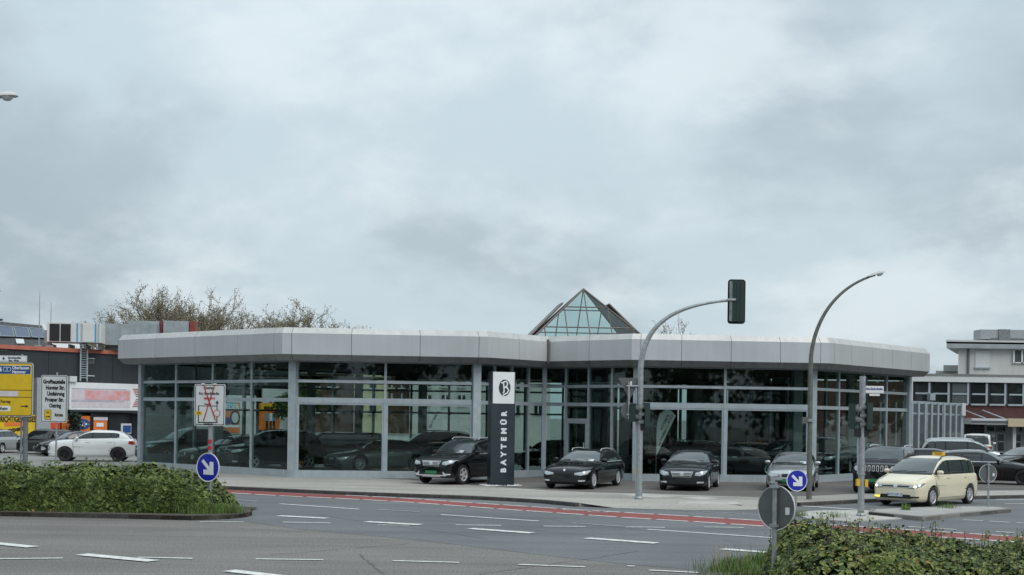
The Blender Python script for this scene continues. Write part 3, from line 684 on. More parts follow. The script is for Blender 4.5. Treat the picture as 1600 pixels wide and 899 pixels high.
# ------------------------------------------------------------------ cars
def pch(pts):
    """monotone cubic through (x, y) points"""
    xs = [p[0] for p in pts]; ys = [p[1] for p in pts]; n = len(xs)
    h = [xs[i + 1] - xs[i] for i in range(n - 1)]; d = [(ys[i + 1] - ys[i]) / h[i] for i in range(n - 1)]
    m = [d[0]] + [0 if d[i - 1] * d[i] <= 0 else 2 * d[i - 1] * d[i] / (d[i - 1] + d[i]) for i in range(1, n - 1)] + [d[-1]]
    def f(x):
        if x <= xs[0]: return ys[0]
        if x >= xs[-1]: return ys[-1]
        i = max(k for k in range(n - 1) if xs[k] <= x); t = (x - xs[i]) / h[i]
        return ys[i] * (1 + 2 * t) * (1 - t) ** 2 + m[i] * h[i] * t * (1 - t) ** 2 + ys[i + 1] * t * t * (3 - 2 * t) + m[i + 1] * h[i] * t * t * (t - 1)
    return f
KINDS = {
 'large_suv': dict(L=4.80, W=1.93, wb=2.915, fo=.87, r=.385, clr=.24, top=[(0, .80), (.05, .93), (.2, 1.00), (.9, 1.09), (1.35, 1.14), (4.3, 1.19), (4.68, 1.14), (4.8, .92)],
    roof=[(1.22, 1.08), (1.55, 1.32), (2.1, 1.665), (2.6, 1.765), (3.7, 1.745), (4.3, 1.655), (4.55, 1.42), (4.76, 1.14)], win=[1.62, 2.35, 3.28, 4.0], dlo=(1.55, 4.42), rail=1, clad=.40, rw=.70),
 'estate': dict(L=4.90, W=1.86, wb=2.97, fo=.83, r=.345, clr=.17, top=[(0, .57), (.05, .68), (.22, .76), (1.0, .89), (1.55, .955), (4.3, 1.0), (4.78, .96), (4.9, .74)],
    roof=[(1.42, .90), (1.8, 1.13), (2.4, 1.395), (2.9, 1.455), (3.9, 1.43), (4.35, 1.34), (4.62, 1.16), (4.84, .95)], win=[1.75, 2.62, 3.5, 4.1], dlo=(1.72, 4.48), rail=1, rw=.655),
 'saloon': dict(L=4.87, W=1.855, wb=2.874, fo=.82, r=.335, clr=.17, top=[(0, .62), (.05, .74), (.22, .81), (1.0, .91), (1.5, .975), (3.9, 1.01), (4.3, 1.03), (4.74, .99), (4.87, .74)],
    roof=[(1.38, .92), (1.75, 1.14), (2.35, 1.405), (2.8, 1.465), (3.3, 1.45), (3.75, 1.34), (4.1, 1.15), (4.42, 1.0)], win=[1.72, 2.6, 3.4], dlo=(1.7, 4.0), rw=.65),
 'small_estate': dict(L=4.53, W=1.82, wb=2.76, fo=.76, r=.33, clr=.16, top=[(0, .57), (.05, .68), (.22, .75), (.95, .88), (1.45, .945), (4.0, .98), (4.42, .95), (4.53, .74)],
    roof=[(1.35, .89), (1.7, 1.12), (2.25, 1.37), (2.7, 1.425), (3.6, 1.40), (4.05, 1.31), (4.3, 1.12), (4.48, .95)], win=[1.66, 2.45, 3.25, 3.8], dlo=(1.62, 4.15), rail=1, rw=.64),
 'boxy_suv': dict(L=4.24, W=1.80, wb=2.57, fo=.80, r=.35, clr=.24, top=[(0, .86), (.03, 1.0), (.12, 1.06), (.85, 1.11), (1.15, 1.13), (4.05, 1.15), (4.2, 1.10), (4.24, .95)],
    roof=[(1.02, 1.08), (1.25, 1.32), (1.6, 1.585), (1.9, 1.675), (3.6, 1.665), (3.95, 1.61), (4.08, 1.40), (4.2, 1.12)], win=[1.35, 2.15, 2.95, 3.55], dlo=(1.3, 3.98), rail=1, clad=.46, rw=.70),
 'people_carrier': dict(L=4.53, W=1.83, wb=2.79, fo=.89, r=.33, clr=.17, top=[(0, .64), (.05, .76), (.2, .84), (.75, .99), (1.0, 1.04), (4.2, 1.07), (4.45, 1.02), (4.53, .80)],
    roof=[(.72, .96), (1.1, 1.22), (1.75, 1.545), (2.3, 1.65), (3.5, 1.64), (4.05, 1.575), (4.32, 1.34), (4.48, 1.05)], win=[1.15, 2.2, 3.25, 3.75], dlo=(1.05, 4.25), rail=1, rw=.70),
 'crossover': dict(L=4.14, W=1.77, wb=2.53, fo=.83, r=.35, clr=.20, top=[(0, .74), (.05, .88), (.2, .95), (.85, 1.04), (1.1, 1.06), (3.3, 1.12), (3.85, 1.14), (4.05, 1.08), (4.14, .85)],
    roof=[(.95, 1.0), (1.35, 1.27), (1.85, 1.49), (2.25, 1.56), (3.0, 1.54), (3.55, 1.45), (3.85, 1.30), (4.06, 1.09)], win=[1.3, 2.12, 3.0], dlo=(1.25, 3.40), clad=.30, rw=.64, low=.09),
 'fastback': dict(L=4.97, W=1.91, wb=2.91, fo=.92, r=.36, clr=.15, top=[(0, .57), (.05, .67), (.22, .74), (1.0, .86), (1.6, .945), (4.3, 1.0), (4.8, .97), (4.97, .74)],
    roof=[(1.48, .88), (1.9, 1.10), (2.5, 1.35), (3.0, 1.415), (3.5, 1.385), (4.0, 1.25), (4.5, 1.06), (4.7, .98)], win=[1.86, 2.75, 3.6], dlo=(1.82, 4.1), rw=.63),
 'hatchback': dict(L=4.03, W=1.70, wb=2.48, fo=.80, r=.30, clr=.17, top=[(0, .58), (.05, .68), (.2, .76), (.8, .90), (1.1, .95), (3.6, .98), (3.95, .93), (4.03, .74)],
    roof=[(.95, .89), (1.35, 1.15), (1.85, 1.385), (2.25, 1.44), (3.1, 1.415), (3.5, 1.31), (3.75, 1.12), (3.97, .94)], win=[1.28, 2.1, 2.9], dlo=(1.22, 3.55), rw=.62),
 'van': dict(L=5.2, W=1.98, wb=3.2, fo=.9, r=.34, clr=.2, top=[(0, .75), (.05, .9), (.2, 1.0), (.7, 1.15), (.95, 1.2), (5.0, 1.25), (5.15, 1.2), (5.2, .95)],
    roof=[(.62, 1.10), (.95, 1.4), (1.45, 1.8), (1.9, 1.95), (4.6, 1.96), (5.0, 1.9), (5.1, 1.6), (5.18, 1.2)], win=[1.0, 2.0, 3.4], dlo=(.95, 4.85), rw=.80),
}
def clip_poly(poly, ax, val, keep_less):
    o = []
    for i in range(len(poly)):
        a, b = poly[i], poly[(i + 1) % len(poly)]
        ia = (a[ax] <= val) == keep_less or a[ax] == val; ib = (b[ax] <= val) == keep_less or b[ax] == val
        if ia: o.append(a)
        if ia != ib:
            t = (val - a[ax]) / (b[ax] - a[ax]); o.append((a[0] + t * (b[0] - a[0]), a[1] + t * (b[1] - a[1])))
    return o
def patch(bvh, poly, axis, sign, off, step=0.07, skirt=True):
    """surface piece: a polygon in side view (x,z) or end view (y,z) laid on the body, off metres proud, its rim turned in"""
    x0, x1 = min(p[0] for p in poly), max(p[0] for p in poly); y0, y1 = min(p[1] for p in poly), max(p[1] for p in poly)
    nx, ny = max(1, math.ceil((x1 - x0) / step)), max(1, math.ceil((y1 - y0) / step))
    idx = {}; vs = []; base = []; fs = []
    def vid(p):
        k = (round(p[0], 4), round(p[1], 4))
        if k not in idx:
            if axis == 'y': o, d = Vector((p[0], sign * 3, p[1])), Vector((0, -sign, 0))
            elif axis == 'x': o, d = Vector((sign * 6, p[0], p[1])), Vector((-sign, 0, 0))
            else: o, d = Vector((p[0], p[1], 4)), Vector((0, 0, -1))
            h = bvh.ray_cast(o, d)
            if h[0] is None: idx[k] = None
            else:
                n = h[1]
                if n.dot(d) > 0: n = -n
                idx[k] = len(vs); vs.append(h[0] + n * off); base.append(h[0] - n * .004)
        return idx[k]
    for i in range(nx):
        a = clip_poly(clip_poly(poly, 0, x0 + (x1 - x0) * i / nx, False), 0, x0 + (x1 - x0) * (i + 1) / nx, True)
        for j in range(ny):
            q = clip_poly(clip_poly(a, 1, y0 + (y1 - y0) * j / ny, False), 1, y0 + (y1 - y0) * (j + 1) / ny, True)
            ids = []
            for p in q:
                v = vid(p)
                if v is not None and (not ids or ids[-1] != v): ids.append(v)
            if len(ids) > 2 and ids[0] == ids[-1]: ids.pop()
            if len(set(ids)) > 2 and len(set(ids)) == len(ids): fs.append(tuple(ids))
    if skirt:
        cnt = {}
        for f in fs:
            for k in range(len(f)):
                e = (f[k], f[(k + 1) % len(f)]); cnt[tuple(sorted(e))] = cnt.get(tuple(sorted(e)), []) + [e]
        bm_ = {}
        for k, es in list(cnt.items()):
            if len(es) == 1:
                a, b = es[0]
                for q in (a, b):
                    if q not in bm_: bm_[q] = len(vs); vs.append(base[q])
                fs.append((b, a, bm_[a], bm_[b]))
    m = MB(); m.add(vs, fs); return m
def lerp_curve(f, x0, x1, n): return [(x0 + (x1 - x0) * i / n, f(x0 + (x1 - x0) * i / n)) for i in range(n + 1)]
BODY = {}
def car_body(kind):
    if kind in BODY: return BODY[kind]
    K = KINDS[kind]; L, W = K['L'], K['W']; hw = W / 2; fo, wb, r = K['fo'], K['wb'], K['r']
    top = pch(K['top']); roof = pch(K['roof']); H = max(p[1] for p in K['roof'])
    wf = pch([(0, .76), (.04, .82), (.14, .90), (.4, .965), (.9, .995), (1.5, 1.0), (L - 1.2, 1.0), (L - .5, .975), (L - .15, .91), (L - .03, .84), (L, .78)])
    bot = pch([(0, K['clr'] + .10), (.12, K['clr'] + .02), (.5, K['clr']), (L - .6, K['clr'] + .02), (L - .1, K['clr'] + .07), (L, K['clr'] + .16)])
    xs = sorted(set([0, .02, .05, .09, .14, .2, .28] + [round(.38 + (L - .76) * i / 44, 4) for i in range(45)] + [L - .28, L - .2, L - .14, L - .09, L - .05, L - .02, L]))
    X = lambda x: L / 2 - x
    prof = [(0, None), (.34, None), (.64, None), (.84, None), (.925, None), (.965, .93), (.99, .80), (1.0, .62), (.988, .47), (.985, .33), (.972, .17), (.94, .06), (.88, 0), (.45, 0), (0, 0)]
    vs = []; fs = []
    rowl = None
    for x in xs:
        zt, zb, w = top(x), bot(x), wf(x) * hw; crown = .035 + .02 * min(1, x / .5)
        if kind == 'boxy_suv': crown = .02
        half = []
        for k, (a, h) in enumerate(prof):
            if h is None: z = zt - .0 + crown * (1 - (a / .9) ** 2) if k < 4 else zt - .03
            else: z = zb + (zt - .03 - zb) * h
            if k == 3: z = zt + crown * (1 - (.84 / .9) ** 2) - .004
            y = a * w
            if k in (8,): y -= .006
            half.append((X(x), y, z))
        full = half + [(p[0], -p[1], p[2]) for p in half[-2:0:-1]]; rowl = len(full); vs += full
    n = len(xs)
    for i in range(n - 1):
        fs += [(i * rowl + k, i * rowl + (k + 1) % rowl, (i + 1) * rowl + (k + 1) % rowl, (i + 1) * rowl + k) for k in range(rowl)]
    fs += [tuple(range(rowl)), tuple((n - 1) * rowl + k for k in range(rowl))[::-1]]
    low = MB().add(vs, fs)
    me = low.mesh('body', ['black', 'black'], True)
    # wheel arches cut out of the body
    cut = MB()
    for ax in (fo, fo + wb):
        for sg in (-1, 1):
            cut.lathe([(0, sg * (hw - .27)), (r + .055, sg * (hw - .27)), (r + .055, sg * (hw + .2)), (0, sg * (hw + .2))], 'y', 36, 1, (X(ax), 0, r + .01))
    cme = cut.mesh('cut', ['black', 'black'])
    b = bmesh.new(); b.from_mesh(cme); bmesh.ops.remove_doubles(b, verts=b.verts, dist=1e-5); bmesh.ops.recalc_face_normals(b, faces=b.faces); b.to_mesh(cme); b.free()
    o1 = link('t1', me); o2 = link('t2', cme); md = o1.modifiers.new('b', 'BOOLEAN'); md.operation = 'DIFFERENCE'; md.object = o2; md.solver = 'EXACT'
    dg = bpy.context.evaluated_depsgraph_get(); res = bpy.data.meshes.new_from_object(o1.evaluated_get(dg))
    bpy.data.objects.remove(o1); bpy.data.objects.remove(o2)
    # cabin
    belt = top(fo + wb / 2) - .02; xa, xd = K['roof'][0][0], K['roof'][-1][0]; rw = K['rw'] * hw / .93 if False else K['rw']
    bw_ = lambda x: wf(x) * hw * .90
    cx = sorted(set([round(xa + (xd - xa) * i / 40, 4) for i in range(41)])); vs = []; fs = []
    for x in cx:
        zr = roof(x); q = max(0.0, min(1.0, (zr - belt) / (H - belt))); b0 = bw_(x); top_w = b0 + (min(rw, b0 - .06) - b0) * q
        z0 = min(belt - .06, zr - .03); cr = .045 * q + .012
        half = [(0, zr + .0), (.35 * top_w, zr - cr * .12), (.66 * top_w, zr - cr * .45), (.88 * top_w, zr - cr), (.965 * top_w, zr - cr - .03 * q), (top_w + .004 * q, zr - cr - .075 * q)]
        for t in (.35, .7, 1.0):
            zz = (zr - cr - .075 * q) * (1 - t) + z0 * t; half.append((top_w + (b0 - top_w) * t + .022 * math.sin(math.pi * t) * q, zz))
        half += [(0, z0)]
        ff = max(0.0, 1 - (x - xa) / 1.4); fr_ = max(0.0, 1 - (xd - x) / .8)
        pts = [(X(x) - (.16 * ff - .10 * fr_) * (y / b0) ** 2, y, z) for y, z in half]
        full = pts + [(p[0], -p[1], p[2]) for p in pts[-2:0:-1]]; rl = len(full); vs += full
    n = len(cx)
    for i in range(n - 1): fs += [(i * rl + k, i * rl + (k + 1) % rl, (i + 1) * rl + (k + 1) % rl, (i + 1) * rl + k) for k in range(rl)]
    fs += [tuple(range(rl)), tuple((n - 1) * rl + k for k in range(rl))[::-1]]
    cab = MB().add(vs, fs).mesh('cab', ['black', 'black'])
    bm = bmesh.new(); bm.from_mesh(res); bm.from_mesh(cab)
    clad = K.get('clad', 0)
    for f in bm.faces:
        c = f.calc_center_median()
        if f.normal.z < -.75 and c.z < .5: f.material_index = 1
        if clad and c.z < clad and abs(f.normal.z) < .95: f.material_index = 1
    bm.to_mesh(res); bvh = BVHTree.FromBMesh(bm); bm.free()
    res.polygons.foreach_set('use_smooth', [True] * len(res.polygons)); res.set_sharp_from_angle(angle=R(32))
    BODY[kind] = (res, bvh, top, roof, belt, H, wf, hw, {}); return BODY[kind]
WH = {}
def wheel_meshes(r, spokes, rim, wid=.215, prof=.66):
    k = (r, spokes, rim)
    if k in WH: return WH[k]
    h = wid / 2; t = MB()
    t.lathe([(r * prof, -h * .8), (r * .82, -h), (r * .95, -h * .9), (r, -h * .6), (r, h * .6), (r * .95, h * .9), (r * .82, h), (r * prof, h * .85)], 'y', 32, 0, close=True)
    R0 = r * prof; m = MB()
    m.lathe([(R0 * 1.02, h * .84), (R0 * .98, h * .9), (R0 * .90, h * .75), (R0 * .88, -h * .5)], 'y', 32, 0)
    m.lathe([(0.001, h * .1), (R0 * .9, h * .1)], 'y', 24, 1)
    m.lathe([(0.001, h * .78), (R0 * .20, h * .75), (R0 * .23, h * .55), (R0 * .23, h * .12)], 'y', 16, 0)
    for i in range(spokes):
        a = 2 * math.pi * i / spokes; wd0, wd1 = R0 * (.062 if spokes > 7 else .14), R0 * (.045 if spokes > 7 else .115)
        u = Vector((math.cos(a), 0, math.sin(a))); v = Vector((-math.sin(a), 0, math.cos(a)))
        q = [u * R0 * .15 + v * wd0, u * R0 * .92 + v * wd1, u * R0 * .92 - v * wd1, u * R0 * .15 - v * wd0]
        y0 = [h * .74, h * .80, h * .80, h * .74]
        vs = [p + Vector((0, y, 0)) for p, y in zip(q, y0)] + [p + Vector((0, y - .05, 0)) for p, y in zip(q, y0)]
        m.add(vs, [(0, 1, 2, 3), (7, 6, 5, 4), (0, 4, 5, 1), (2, 6, 7, 3)], 0)
    WH[k] = (t.mesh('wheel', 'rubber', True), m.mesh('rim', [rim, 'alloy_dark'], True, recalc=False)); return WH[k]
def make_car(name, label, kind, pnt, loc, phi, plate=None, plate_txt=None, spokes=5, rim='alloy', grille='bars', glass='car_glass', lit=False, detail=True, scale=1.0, group=None, rails='alloy'):
    """phi: 0 faces the camera's way (-y), positive turns the nose to the left of the picture"""
    me0, bvh, top, roof, belt, H, wf, hw, cache = car_body(kind); K = KINDS[kind]; L, W, r = K['L'], K['W'], K['r']; X = lambda x: L / 2 - x
    root = thing(name, label, 'van' if kind == 'van' else 'car', loc, math.atan2(-math.cos(phi), -math.sin(phi)), group); root.scale = (scale,) * 3
    bm_ = me0.copy(); bm_.materials.clear(); bm_.materials.append(MATS[pnt]); bm_.materials.append(MATS['black'])
    link('body', bm_, root)
    def pt(nm, key, poly, axis, sg, off_, m, par=root, step=.07):
        kk = (key, m)
        if kk not in cache: cache[kk] = patch(bvh, poly, axis, sg, off_, step).mesh(nm, m, True, recalc=False)
        return link(nm, cache[kk], par)
    xf, xr = K['dlo']; lowz = belt + .035
    def dlo(x): return min(roof(x) - .105, H - .135)
    tl = [(X(x), max(z, lowz + .001)) for x, z in lerp_curve(dlo, xf, xr, 22)]
    polys = [(tl[0][0], lowz)] + tl + [(tl[-1][0], lowz + K.get('low', 0))]
    for sg in (1, -1):
        pt('window_trim', ('trim', sg), polys, 'y', sg, .0025, 'black_gloss')
        cuts = [xf + .03] + K['win'][1:] + [xr - .05]
        for k in range(len(cuts) - 1):
            a, b = X(cuts[k] + (.0 if k == 0 else .035)), X(cuts[k + 1] - .035)
            q = clip_poly(clip_poly([(p[0], min(max(p[1] - .018, lowz + .014), 9)) for p in polys], 0, a, True), 0, b, False)
            if len(q) > 2 and max(p[1] for p in q) - min(p[1] for p in q) > .05: pt('side_window', ('sw', sg, k), q, 'y', sg, .006, glass)
    zb, zt = belt + .045, H - .085; wb_ = wf(K['roof'][0][0] + .3) * hw * .86; wt = K['rw'] * .90
    pt('windscreen', 'ws', [(-wb_, zb), (wb_, zb), (wt, zt), (-wt, zt)], 'x', 1, .005, 'car_glass_light' if glass == 'car_glass' else glass)
    pt('cowl_panel', 'cowl', [(-wb_ * 1.0, zb - .035), (wb_ * 1.0, zb - .035), (wb_ * .99, zb + .012), (-wb_ * .99, zb + .012)], 'x', 1, .008, 'black')
    if detail:
        xc = K['roof'][0][0]
        for sg in (1, -1): pt('bonnet_seam', ('bs', sg), [(X(.24), sg * hw * .70), (X(xc + .02), sg * hw * .80), (X(xc + .02), sg * (hw * .80 + .012)), (X(.24), sg * (hw * .70 + .012))], 'z', 1, .002, 'black', step=.12)
        pt('wiper', ('wip', 0), [(-.05, zb + .02), (wb_ * .72, zb + .05), (wb_ * .72, zb + .066), (-.05, zb + .036)], 'x', 1, .016, 'black', step=.2); pt('wiper', ('wip', 1), [(-wb_ * .80, zb + .02), (-.10, zb + .05), (-.10, zb + .066), (-wb_ * .80, zb + .036)], 'x', 1, .016, 'black', step=.2)
    wb2 = wf(L - .3) * hw * .78
    pt('rear_window', 'rw', [(-wb2, belt + .06), (wb2, belt + .06), (wt * .92, zt - .04), (-wt * .92, zt - .04)], 'x', -1, .005, glass)
    # wheels
    tm, rm = wheel_meshes(r, spokes, rim)
    for ax in (K['fo'], K['fo'] + K['wb']):
        for sg in (1, -1):
            wo = link('wheel', tm, root, (X(ax), sg * (hw - .125), r)); ro = link('rim', rm, wo)
            if sg < 0: wo.rotation_euler = (0, 0, math.pi)
    nz = top(.05); cl = K['clr']
    # lamps, grille, intake
    for sg in (1, -1):
        hl = {'bars': [(.50, nz - .16), (.70, nz - .18), (.90, nz - .10), (.945, nz + .02), (.80, nz - .0), (.55, nz - .05)],
              'slots': ring(.635, nz - .12, .092, 14), 'shield': [(.48, nz - .10), (.90, nz - .13), (.95, nz + .03), (.82, nz + .01), (.50, nz - .03)],
              'round': ring(.66, nz - .22, .11, 14), 'wing': [(.44, nz - .14), (.70, nz - .16), (.92, nz - .10), (.95, nz + .03), (.80, nz - .01), (.44, nz - .07)]}[grille]
        if grille in ('slots', 'round'): q = [(sg * (hw * .92 / .93 * a if False else a), z) for a, z in hl]
        else: q = [(sg * a * hw, z) for a, z in hl]
        pt('headlight_surround', ('hs', sg, grille), [((a - sum(p[0] for p in q) / len(q)) * 1.13 + sum(p[0] for p in q) / len(q), (z - sum(p[1] for p in q) / len(q)) * 1.2 + sum(p[1] for p in q) / len(q)) for a, z in q], 'x', 1, .004, 'black_gloss', step=.05)
        pt('headlight', ('hl', sg, grille, lit), q, 'x', 1, .009, 'lens_lit' if lit else 'lens', step=.05)
        pt('fog_lamp', ('fl', sg, lit), [(sg * hw * a, z) for a, z in ((.60, cl + .13), (.84, cl + .14), (.86, cl + .19), (.60, cl + .19))], 'x', 1, .008, 'lens_amber' if (lit and sg < 0) else ('chrome' if grille in ('bars', 'wing') else 'black'), step=.05)
        tz = top(L - .1)
        pt('tail_light', ('tl', sg), [(sg * hw * a, z) for a, z in ((.58, tz - .22), (.90, tz - .24), (.91, tz - .06), (.58, tz - .08))], 'x', -1, .008, 'lens_red', step=.05)
        pt('tail_light', ('tls', sg), [(X(L - .05), tz - .24), (X(L - .30), tz - .20), (X(L - .28), tz - .07), (X(L - .06), tz - .07)], 'y', sg, .006, 'lens_red', step=.05)
        # doors with dark shut lines
        x0, xm, x1 = K['win'][0] - .10, K['win'][1], K['fo'] + K['wb'] - .18
        sill = cl + .13
        for di, (a, b) in enumerate(((x0, xm), (xm, max(x1, xm + .7)))):
            low_b = b if di == 0 else K['fo'] + K['wb'] - r - .10
            q = [(X(a), sill), (X(low_b), sill), (X(b), belt - .20 if di else sill), (X(b), belt - .045), (X(a), belt - .055)] if di else [(X(a + .06), sill), (X(b), sill), (X(b), belt - .045), (X(a), belt - .055)]
            c0 = sum(p[0] for p in q) / len(q); c1 = sum(p[1] for p in q) / len(q)
            grow = [(p[0] + (.018 if p[0] > c0 else -.018), p[1] + (.014 if p[1] > c1 else -.014)) for p in q]
            if detail:
                dr_ = pt('door', ('door', sg, di), q, 'y', sg, .0045, pnt, step=.09)
                pt('door_seal', ('seal', sg, di), grow, 'y', sg, .0015, 'black', dr_, step=.09)
                hx = X(b - .22); pt('door_handle', ('dh', sg, di), rect(hx - .10, belt - .115, hx + .10, belt - .085), 'y', sg, .03, pnt if 'black' in pnt or 'cream' in pnt or 'white' in pnt else 'chrome', dr_, step=.1)
        # mirror
        my = sg * (wf(1.5) * hw + .045); mx = X(K['win'][0] + .10)
        m = MB(); s_ = []
        for t, q_ in ((-.11, .35), (-.09, .8), (-.03, 1), (.05, .95), (.09, .6), (.105, .2)):
            s_.append([Vector((mx + .075 * q_ * math.cos(2 * math.pi * k / 10), my + sg * t, belt + .085 + .075 * q_ * math.sin(2 * math.pi * k / 10))) for k in range(10)])
        vs = [v for q_ in s_ for v in q_]; fs = [(i * 10 + k, i * 10 + (k + 1) % 10, (i + 1) * 10 + (k + 1) % 10, (i + 1) * 10 + k) for i in range(5) for k in range(10)] + [tuple(range(10)), tuple(50 + k for k in range(10))]
        m.add(vs, fs); mo = m.build('wing_mirror', pnt, root, True)
        MB().box((mx, my - sg * .13, belt + .04), (.05, .14, .035)).build('mirror_arm', 'black', mo)
        if K.get('rail') and rails:
            rp = [(X(x), sg * (K['rw'] * .885), roof(x) + dz) for x, dz in [(K['win'][0] + .75, -.03), (K['win'][0] + .88, .02), (K['win'][0] + 1.4, .022), (K['win'][2], .022), (K['dlo'][1] - .35, .02), (K['dlo'][1] - .12, -.03)]]
            MB().tube(rp, .019, 8).build('roof_rail', rails, root, True)
    def gr(key, poly, m, o_=.006, st=.06): return pt(key[0], key, poly, 'x', 1, o_, m, step=st)
    if grille == 'bars':
        a = .40 * hw; q = [(-a * .85, nz - .21), (a * .85, nz - .21), (a * 1.05, nz - .03), (-a * 1.05, nz - .03)]
        g = gr(('grille', 'b'), [(p[0] * 1.06, p[1] + (.015 if p[1] > nz - .1 else -.015)) for p in q], 'chrome'); gr(('grille_mesh', 'b'), q, 'black', .011)
        for k in range(3): gr(('grille_bar', k), rect(-a * .97, nz - .175 + .05 * k, a * .97, nz - .152 + .05 * k), 'chrome', .018)
        gr(('grille_star', 'b'), ring(0, nz - .115, .075, 16), 'chrome', .022)
    elif grille == 'wing':   # kidney pair
        for sg in (1, -1):
            q = [(sg * .03, nz - .16), (sg * .28, nz - .15), (sg * .30, nz - .04), (sg * .05, nz - .03)]
            gr(('grille', sg, 'k', pnt), [((p[0] - sg * .165) * 1.12 + sg * .165, (p[1] - nz + .095) * 1.2 + nz - .095) for p in q], 'black_gloss' if 'black' in pnt else 'chrome'); gr(('grille_mesh', sg, 'k'), q, 'black', .010)
        gr(('emblem', 'k'), ring(0, nz + .03, .04, 12), 'plate_white', .006)
    elif grille == 'shield':
        q = [(-.36, cl + .17), (.36, cl + .17), (.42, nz - .10), (.36, nz - .0), (-.36, nz - .0), (-.42, nz - .10)]
        gr(('grille', 's'), [(p[0] * 1.05, (p[1] - .42) * 1.06 + .42) for p in q], 'chrome'); gr(('grille_mesh', 's'), q, 'black', .010)
        for k in range(4): gr(('emblem_ring', k), ring(-.13 + .085 * k, nz - .10, .055, 14), 'chrome', .016)
    elif grille == 'slots':
        gr(('grille', 'sl'), rect(-.80, nz - .23, .80, nz - .01), 'black', .004)
        for k in range(7): gr(('grille_slot_surround', k), rrect(-.50 + .15 * k - .045, nz - .22, -.50 + .15 * k + .045, nz - .02, .02, 3), 'white_paint', .012)
        for k in range(7): gr(('grille_slot', k), rrect(-.50 + .15 * k - .028, nz - .205, -.50 + .15 * k + .028, nz - .035, .015, 3), 'black', .016)
    elif grille == 'round':
        gr(('grille', 'r'), [(-.45, nz - .12), (.45, nz - .12), (.36, nz - .02), (-.36, nz - .02)], 'black'); gr(('emblem', 'r'), ring(0, nz - .07, .06, 14), 'chrome', .014)
    gr(('intake', grille), [(-.62 * hw, cl + .11), (.62 * hw, cl + .11), (.56 * hw, cl + .24), (-.56 * hw, cl + .24)] if grille != 'shield' else rect(-.3, cl + .08, .3, cl + .14), 'black', .005)
    if grille == 'bars' and kind == 'large_suv':
        gr(('skid_bar', 1), [(-.72 * hw, cl + .10), (-.46 * hw, cl + .10), (-.42 * hw, cl + .06), (.42 * hw, cl + .06), (.46 * hw, cl + .10), (.72 * hw, cl + .10), (.60 * hw, cl + .26), (.56 * hw, cl + .26), (.58 * hw, cl + .14), (-.58 * hw, cl + .14), (-.56 * hw, cl + .26), (-.60 * hw, cl + .26)], 'chrome', .016)
    if plate:
        pz = cl + .235 if grille != 'shield' else nz - .24
        h = bvh.ray_cast(Vector((6, 0, pz)), Vector((-1, 0, 0)))[0]
        po = MB().box((h.x + .012, 0, pz), (.02, .52, .115)).build('number_plate', plate, root)
        if plate_txt:
            mt = text_mesh(plate_txt, .115, 'white_sign' if plate == 'plate_green' else 'sign_navy', .001)
            mt.transform(Matrix.Translation((h.x + .024, 0, pz)) @ Matrix.Rotation(R(90), 4, 'Z') @ Matrix.Rotation(R(90), 4, 'X')); link('lettering', mt, po)
    if kind in ('saloon', 'large_suv', 'estate', 'small_estate', 'people_carrier') and detail:   # bright strip under the windows
        for sg in (1, -1): pt('window_strip', ('strip', sg), [(X(xf + .05), lowz - .022), (X(xr - .05), lowz - .022), (X(xr - .05), lowz), (X(xf + .05), lowz)], 'y', sg, .008, 'chrome' if pnt != 'paint_cream' else 'black', step=.15)
    return root
def gpos(px, py, z=SITE + .005):
    p = G(px, py, z); return (p.x, p.y, z)
def dpos(px, d, z):
    return (XD(px, 720, d), d, z)
LOTZ = SITE + .005
CARDS = []
def card(car, kind, y, z):
    h = BODY[kind][1].ray_cast(Vector((6, y, z)), Vector((-1, 0, 0))); MB().box((h[0].x + .012, y, z), (.012, .34, .16), M=Matrix.Rotation(R(-58), 3, 'Y')).build('price_card', 'grey_sign', car)
c_ = make_car('suv', 'black SUV with chrome grille parked left of the tall navy sign pylon', 'large_suv', 'paint_black', dpos(727, 53.6, LOTZ), R(31), 'plate_green', None, 5, 'alloy', 'bars', rails='alloy'); card(c_, 'large_suv', .35, 1.25)
c_ = make_car('estate_car', 'black estate car with roof rails and silver alloy wheels right of the navy pylon', 'estate', 'paint_black', dpos(915, 51.6, LOTZ), R(22), None, None, 10, 'alloy', 'wing', rails='chrome'); card(c_, 'estate', .42, 1.04)
make_car('saloon_car', 'dark saloon with wide chrome grille parked right of the curved signal mast', 'saloon', 'paint_anthracite', dpos(1080, 51.6, LOTZ), R(15.5), 'black', None, 10, 'alloy', 'bars')
c_ = make_car('estate_car', 'silver estate car partly behind the street lamp pole, green plate on its nose', 'small_estate', 'paint_silver', dpos(1240, 52.4, LOTZ), R(15.5), 'plate_green', None, 10, 'alloy', 'wing', rails='black'); card(c_, 'small_estate', .35, 1.03)
make_car('suv', 'boxy black SUV with seven-slot grille and round headlights behind the cream taxi', 'boxy_suv', 'paint_black', dpos(1386, 51.2, LOTZ), R(27), 'plate_green', None, 5, 'alloy', 'slots', scale=1.03)
taxi = make_car('taxi', 'cream people-carrier taxi with roof sign driving past the small traffic island', 'people_carrier', 'paint_cream', dpos(1449, 45.6, .004), R(43), 'plate_white', 'BOT-XP 15', 10, 'alloy', 'round', glass='car_glass_light', lit=True, rails='black')
